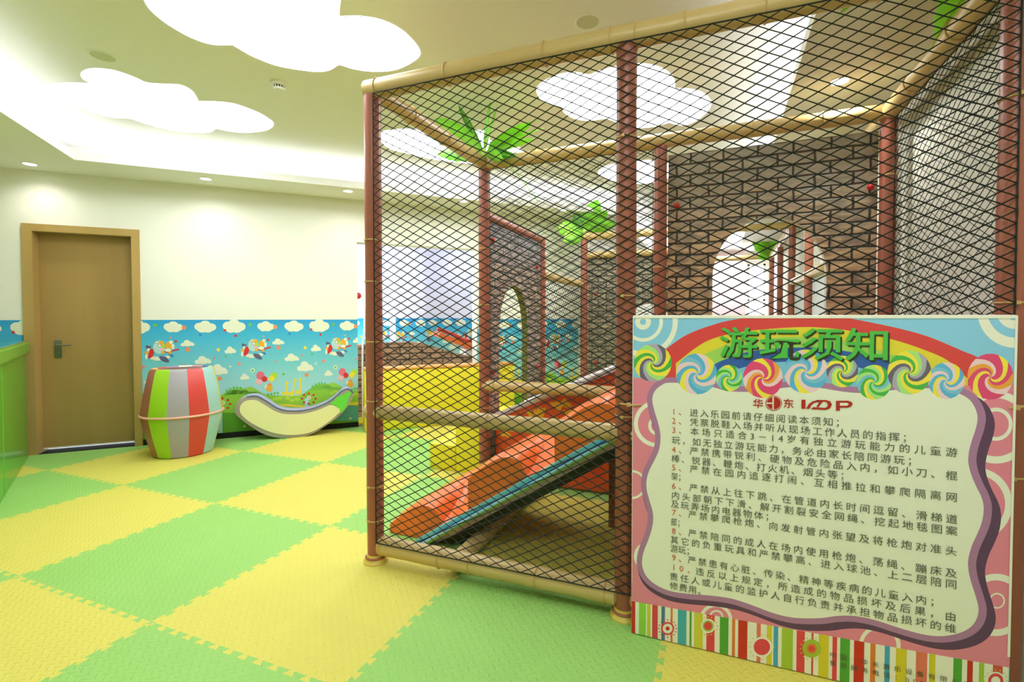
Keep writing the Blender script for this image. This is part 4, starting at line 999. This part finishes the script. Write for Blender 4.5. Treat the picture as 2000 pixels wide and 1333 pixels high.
def ringpx(u, v, r0, r1, c, n=36):
    LAY[0] += 1; dy = .0006 + LAY[0] * .000012
    for i in range(n):
        a, e = 2 * math.pi * i / n, 2 * math.pi * (i + 1) / n
        put([sg(u + r * math.cos(t), v + r * math.sin(t)) for r, t in ((r0, a), (r1, a), (r1, e), (r0, e))], c, dy=dy)
put([(BX0, BZ0), (BX1, BZ0), (BX1, BZ1), (BX0, BZ1)], 'pinkbg')
put(px([(1225, 600), (2000, 600), (2000, 752), (1225, 738)]), 'sky')
# rainbow
def arcband(top, c, base=760):
    T = [tuple(p[:2]) for p in smooth_line([Vector((u, v, 0)) for u, v in top], 5)]
    put(px(T + [(T[-1][0], base), (T[0][0], base)]), c)
arcband([(1290, 690), (1340, 655), (1400, 632.5), (1450, 622), (1500, 616.5), (1560, 614.5), (1600, 616), (1640, 619), (1700, 630), (1760, 643), (1816, 659), (1880, 686), (1914, 702), (1945, 740)], 'red')
arcband([(1320, 710), (1360, 679), (1392, 662), (1440, 650), (1500, 643), (1560, 639.5), (1600, 640), (1650, 645), (1704, 655), (1752, 666), (1800, 682), (1850, 704), (1890, 740)], 'yellow')
arcband([(1340, 735), (1360, 703), (1390, 686), (1420, 675), (1470, 665), (1520, 660), (1560, 658.5), (1620, 662), (1660, 668), (1700, 679), (1750, 696), (1800, 716), (1840, 740)], 'lime')
arcband([(1370, 735), (1396, 712), (1420, 701), (1460, 688), (1520, 680.5), (1580, 679), (1600, 680), (1650, 686), (1700, 696), (1740, 709), (1780, 735)], 'navy')
arcband([(1415, 740), (1440, 722), (1480, 712), (1520, 707.5), (1600, 707), (1640, 711), (1680, 719), (1720, 731), (1735, 745)], 'skyblue')
put(px([(1225, 738), (1300, 745), (1500, 757), (1700, 757), (1760, 752), (1850, 752), (2000, 757), (2000, 800), (1225, 800)]), 'pinkbg')
# rings in the corners and margins
for a in ((1256, 629, 0, 6, 'sky'), (1256, 629, 6, 15.5, 'white'), (1256, 629, 32, 39, 'white'), (1256, 629, 58, 68, 'white'), (1982, 606, 20, 37, 'white'), (1982, 606, 54, 74, 'white'),
          (1284, 828, 38, 46, 'white'), (1285, 832, 13, 19, 'white'), (1234, 947, 24, 28.5, 'white'), (1266, 1087, 0, 28, 'white'),
          (1945, 829, 25, 32.5, 'white'), (1945, 835, 57, 71, 'white'), (1906, 985, 57, 71, 'white'), (1945, 1182, 48, 61, 'white'), (1947, 1174, 12.5, 15.5, 'white'),
          (1398, 1212, 26, 32.5, 'white'), (1399, 1206, 10.5, 14, 'white'), (1718, 1262, 33, 41, 'white')): ringpx(*a)
# wavy paper with its mauve border and plum shade
PAP = [(1274, 780), (1280, 763), (1292, 753), (1306, 748), (1350, 750), (1390, 756), (1420, 764), (1460, 766), (1490, 763), (1520, 759), (1560, 756), (1600, 758), (1630, 763), (1660, 767), (1690, 768), (1730, 764), (1770, 760), (1816, 759), (1860, 765), (1888, 777), (1902, 793), (1909, 814), (1906, 836), (1898, 860), (1892, 884), (1891, 904), (1896, 926), (1906, 950), (1916, 970), (1921, 991), (1918, 1018), (1909, 1042), (1898, 1066), (1891, 1092), (1891, 1112), (1896, 1136), (1905, 1164), (1911, 1190), (1906, 1212), (1892, 1228), (1870, 1238), (1840, 1243), (1810, 1241), (1780, 1234), (1750, 1225), (1720, 1215), (1690, 1207), (1660, 1203), (1630, 1204), (1600, 1208), (1550, 1207), (1510, 1198), (1470, 1183), (1430, 1170), (1390, 1164), (1340, 1160), (1306, 1154), (1280, 1142), (1264, 1128), (1256, 1112), (1254, 1096), (1258, 1076), (1266, 1056), (1273, 1034), (1276, 1014), (1274, 996), (1268, 976), (1263, 956), (1263, 938), (1268, 920), (1278, 900), (1287, 880), (1290, 860), (1289, 842), (1284, 822), (1278, 802)]
paper = [(p.x, p.y) for p in smooth_loop([Vector(sg(u, v) + (0,)) for u, v in PAP], 3)]
mauve = grow(paper, .022)
put([(x + .02 * (x > 0.05) + .004, z - .02) for x, z in mauve], 'plum')
put(mauve, 'mauve'); put(paper, 'paper')
# spiral lollipops
def lolly(u, v, r, cols, arms=2, twist=2.6, ph=0):
    LAY[0] += 1; dy = .0006 + LAY[0] * .000012; N = len(cols) * arms; RS = 9
    for k in range(N):
        a0, a1 = ph + 2 * math.pi * k / N, ph + 2 * math.pi * (k + 1) / N
        for i in range(RS):
            r0, r1 = i / RS, (i + 1) / RS; t0, t1 = twist * (1 - r0) ** 1.3, twist * (1 - r1) ** 1.3
            q = [(r0, a0 + t0), (r1, a0 + t1), (r1, (a0 + a1) / 2 + t1), (r1, a1 + t1), (r0, a1 + t0), (r0, (a0 + a1) / 2 + t0)]
            L = [sg(u + rr * r * math.cos(t), v + rr * r * math.sin(t)) for rr, t in q]
            put(L if i else L[:5], cols[k % len(cols)], dy=dy)
Y_ = ['lyellow', 'lmint', 'lgrey', 'dark', 'lyellow', 'lgreen']; B_ = ['lblue', 'lpink', 'lyellow', 'lblue', 'lpink', 'skyblue']; G_ = ['lgreen', 'lmint', 'lyellow', 'lgreen', 'skyblue', 'lmint']; R_ = ['lrose', 'lyellow', 'lrose', 'lorange', 'lpink', 'lrose']
for a in ((1275, 709, 37, Y_, 2, 2.8, .2), (1361, 731, 40, B_, 2, 2.6, 1.0), (1574, 726, 43, B_, 2, 2.6, .3), (1424, 739, 26, G_, 2, 2.8, 0), (1490, 739, 39, R_, 2, 2.6, .5), (1848, 744, 36, B_, 2, 2.6, .8), (1645, 726, 31, Y_, 2, 2.8, 1.2), (1707, 747, 34, G_, 2, 2.8, .4), (1776, 728, 43, Y_, 2, 2.8, .9), (1934, 736, 45, R_, 2, 2.6, 1.4)): lolly(*a)
# striped foot
def top_v(u): return 1174 + (u - 1231) * (1306 - 1174) / (1980 - 1231)
def bot_v(u): return top_v(u) + 90
put(px([(1225, top_v(1225)), (1995, top_v(1995)), (1995, 1480), (1225, 1320)]), 'white')
for u0, u1, c in ((1225, 1241, 's red'), (1248, 1262, 's green'), (1264, 1271, 's yg'), (1274, 1285, 's pinkred'), (1292, 1299, 's slate'), (1310, 1314, 's orange'), (1324, 1341, 's teal'), (1347, 1351, 's dkgreen'), (1356, 1373, 's yg'), (1380, 1396, 's pinkred'), (1406, 1423, 's dkgreen'), (1430, 1436, 's orange'), (1442, 1460, 's red'), (1478, 1486, 's salmon'), (1498, 1508, 's yellow'), (1511, 1520, 's blue'),
                  (1527, 1549, 's lime'), (1556, 1572, 's pinkred'), (1585, 1589, 's redorange'), (1599, 1619, 's yellow'), (1626, 1635, 's pinkred'), (1641, 1660, 's dkgreen'), (1668, 1688, 's red'), (1700, 1710, 's orange'), (1728, 1738, 's blue'), (1750, 1771, 's yellow'), (1789, 1811, 's salmon'), (1815, 1827, 's yellow'), (1862, 1879, 's dkgreen'), (1889, 1900, 's red'), (1912, 1922, 's lime'), (1939, 1958, 's redorange'), (1970, 1990, 's teal')):
    x0, z0 = sg(u0, top_v(u0)); x1, z1 = sg(u1, top_v(u1)); put([(x0, 0), (x1, 0), (x1, z1), (x0, z0)], c)
for u, v, rs, rc in ((1304, 1228, ((13, 's pinkred'), (9.5, 'white'), (4, 's red')), 's pinkred'), (1383, 1223, ((14, 'white'), (11, 's lime'), (8, 's pinkred')), 's yellow'), (1488, 1264, ((20, 'white'), (16, 's pinkred')), 's yellow'), (1585, 1267, ((18, 's lime'), (10, 's orange'), (6, 's pinkred')), 's yellow'), (1944, 1330, ((18, 'white'), (15, 's pinkred'), (9, 'white')), 's yellow')):
    for r, c in rs: put(pxc(u, v, r), c)
    r = rs[0][0] + 4
    for k in range(16):
        a = k * math.pi / 8; put(pxc(u + r * math.cos(a), v + r * math.sin(a), 1.5, 6), rc)
# pale hem round the edge
for q in ([(BX0, BZ1 - .012), (BX1, BZ1 - .012), (BX1, BZ1), (BX0, BZ1)], [(BX1 - .009, .22), (BX1, .22), (BX1, BZ1), (BX1 - .009, BZ1)], [(BX0, .22), (BX0 + .004, .22), (BX0 + .004, BZ1), (BX0, BZ1)]): put(q, 'white')
# lettering (built from the built-in font, one flat mesh per colour)
GL = {}
def glyph(ch, bold=0.0):
    key = (ch, bold)
    if key not in GL:
        c = bpy.data.curves.new('g', 'FONT'); c.body = ch; c.size = 1; c.resolution_u = 2; c.offset = bold
        o = bpy.data.objects.new('g', c); COL.objects.link(o)
        dg = bpy.context.evaluated_depsgraph_get(); m = bpy.data.meshes.new_from_object(o.evaluated_get(dg))
        GL[key] = ([(v.co.x, v.co.y) for v in m.vertices], [tuple(p.vertices) for p in m.polygons])
        bpy.data.objects.remove(o); bpy.data.curves.remove(c); bpy.data.meshes.remove(m)
    return GL[key]
def adv(ch): return .62 if ch in '0123456789-' else .35 if ch == ' ' else 1.0
def write(b, text, x0, x1, z, h, m, dy, bold=0.0, stretch=1.0):
    """text spread from x0 to x1 (outer edges), centred on height z, characters h tall"""
    tot = sum(adv(c) for c in text); k = h * 1.05
    wch = min(k * stretch, (x1 - x0) / tot)
    pitch = (x1 - x0 - wch * adv(text[-1])) / max(1e-6, tot - adv(text[-1])); x = x0
    for ch in text:
        if ch != ' ':
            V, F = glyph(ch, bold)
            b.add([(x + vx * wch, BY - dy, z + (vy - .37) * k) for vx, vy in V], F, m)
        x += adv(ch) * pitch
ink = MB(); num = ink
ROWS = [(804, '1、', 1347, 1652, '进入乐园前请仔细阅读本须知；'), (822, '2、', 1347, 1784, '凭票脱鞋入场并听从现场工作人员的指挥；'), (840, '3、', 1348, 1870, '本场只适合3－14岁有独立游玩能力的儿童游'), (860, '', 1312, 1794, '玩，如无独立游玩能力，务必由家长陪同游玩；'),
        (878, '4、', 1347, 1870, '严禁携带锐利、硬物及危险品入内，如小刀、棍'), (896, '', 1311, 1661, '棒、锐器、鞭炮、打火机、烟头等；'), (913, '5、', 1347, 1870, '严禁在园内追逐打闹、互相推拉和攀爬隔离网'), (931, '', 1311, 1338, '架；'),
        (949, '6、', 1346, 1870, '严禁从上往下跳、在管道内长时间逗留、滑梯道'), (968, '', 1311, 1870, '内头部朝下下滑、解开割裂安全网绳、挖起地毯图案'), (985, '', 1310, 1513, '及玩弄场内电器物体；'),
        (1001, '7、', 1344, 1869, '严禁攀爬枪炮、向发射管内张望及将枪炮对准头'), (1020, '', 1310, 1336, '部；'), (1037, '8、', 1344, 1869, '严禁陪同的成人在场内使用枪炮、荡绳、蹦床及'), (1055, '', 1309, 1869, '其它的负重玩具和严禁攀高、进入球池、上二层陪同'), (1072, '', 1309, 1356, '游玩；'),
        (1089, '9、', 1343, 1838, '严禁患有心脏、传染、精神等疾病的儿童入内；'), (1108, '10、', 1358, 1868, '违反以上规定，所造成的物品损坏及后果，由'), (1127, '', 1308, 1868, '责任人或儿童的监护人自行负责并承担物品损坏的维'), (1145, '', 1308, 1380, '修费用。')]
for v, n, u0, u1, txt in ROWS:
    xl, z = sg(1318, v); h = .0325
    xa = at_y(u0, v, BY).x
    xb = sg(u1, 620 + (v - 620) * (u1 + 1414) / (1318 + 1414))[0]
    write(ink, txt, xa, xb, z, h, 'sign ink', .0034, 0)
    if n: write(num, n, sg(1312, v)[0], sg(1312, v)[0] + (.060 if len(n) < 3 else .094), z, h, 'sign num', .0034, 0)
# maker's line on the striped foot
for v, u1, txt in ((1278, 1897, '中国·华东游乐设备有限公司'), (1294, 1862, '售后服务电话：0577-67')):
    xa, z = sg(1620, v); xb = sg(u1, 620 + (v - 620) * (u1 + 1414) / (1620 + 1414))[0]
    write(ink, txt, xa, xb, z, .021, 'sign ink', .0034, .0)
ink.build('rules_lettering', None, board, False, fixn=False)
hd, hsd = MB(), MB()
xa, za = sg(1404, 669); xb, _ = sg(1741, 672)
write(hsd, '游玩须知', xa + .006, xb + .006, za - .006, .12, 'sign headshadow', .0036, .009, 1.25); write(hd, '游玩须知', xa, xb, za, .12, 'sign heading', .0040, .011, 1.25)
hsd.build('heading_shadow', None, board, False, fixn=False); hd.build('heading_lettering', None, board, False, fixn=False, label='big green heading characters')
lg = MB()
for ch, u0, u1 in (('华', 1470, 1494), ('东', 1529, 1551)):
    xa, za = sg(u0, 788); xb, _ = sg(u1, 788); write(lg, ch, xa, xb, za, .036, 'sign logo', .0034, .012)
def lpx(L, c, dy): put(px(L), c, lg if dy <= .0034 and L[0][0] > 1530 else art, dy)
lpx([(1511 + 16 * math.cos(i * math.pi / 16), 787.5 + 14.5 * math.sin(i * math.pi / 16)) for i in range(32)], 'logo', .0034)
lpx([(1511 + 14.6 * math.cos(i * math.pi / 16), 787.5 + 13.2 * math.sin(i * math.pi / 16)) for i in range(32)], 'paper', .0035)
lpx([(1511 + 13.8 * math.cos(i * math.pi / 16), 787.5 + 12.4 * math.sin(i * math.pi / 16)) for i in range(32)], 'logo', .0036)
lpx([(1508.5, 775), (1511, 775), (1511, 800.5), (1508.5, 800.5)], 'paper', .0037); lpx([(1497, 786.5), (1509, 786.5), (1509, 789), (1497, 789)], 'paper', .0037)
lpx([(1565, 781), (1573, 781), (1573, 798.5), (1565, 798.5)], 'logo', .0034)
lpx([(1574, 798.5), (1579, 790), (1587, 784), (1598, 781.5), (1598, 784.5), (1590, 787), (1584, 792), (1581, 798.5)], 'logo', .0034)
D = [(1596, 781.5), (1613, 781.5), (1621, 784), (1624.5, 790.5), (1621, 798), (1613, 801), (1584, 799.5), (1588, 795.5), (1611, 797), (1615, 795), (1617, 790.5), (1615, 786.5), (1611, 785), (1606, 785), (1598, 795.5), (1594, 795.3), (1600, 785), (1596, 785)]
lpx(D, 'logo', .0034)
lpx([(1632.5, 783), (1656, 783), (1663, 785.5), (1665, 789.5), (1662, 794), (1655, 796.5), (1640, 796.5), (1640, 802.5), (1632.5, 802.5)], 'logo', .0034)
lpx([(1640, 787), (1654, 787), (1657.5, 789.7), (1654, 792.6), (1640, 792.6)], 'paper', .0036)
lpx(pxc(1525.5, 774.5, 1.8, 10), 'logo', .0034); lpx(pxc(1670, 780, 1.8, 10), 'logo', .0034)
lg.build('maker_lettering', None, board, False, fixn=False)
art.build('printed_artwork', None, board, False, fixn=False)
# plastic ties holding the board to the posts
for L in ([at_y(1212, 789, 2.1), at_y(1228, 791, 2.06), at_y(1237, 792, BY - .004), at_y(1253, 791, BY - .006)], [at_y(1972, 797, BY - .006), at_y(1985, 796, 2.06), at_y(2004, 794, 2.09)]):
    bb = MB(); bb.tube(smooth_line(L, 4), .0042, 'tan tie', 6); mid = L[1]
    bb.box(mid - Vector((.008, .006, .008)), mid + Vector((.008, .006, .008)), 'tan tie'); bb.build('cable_tie', None, board)
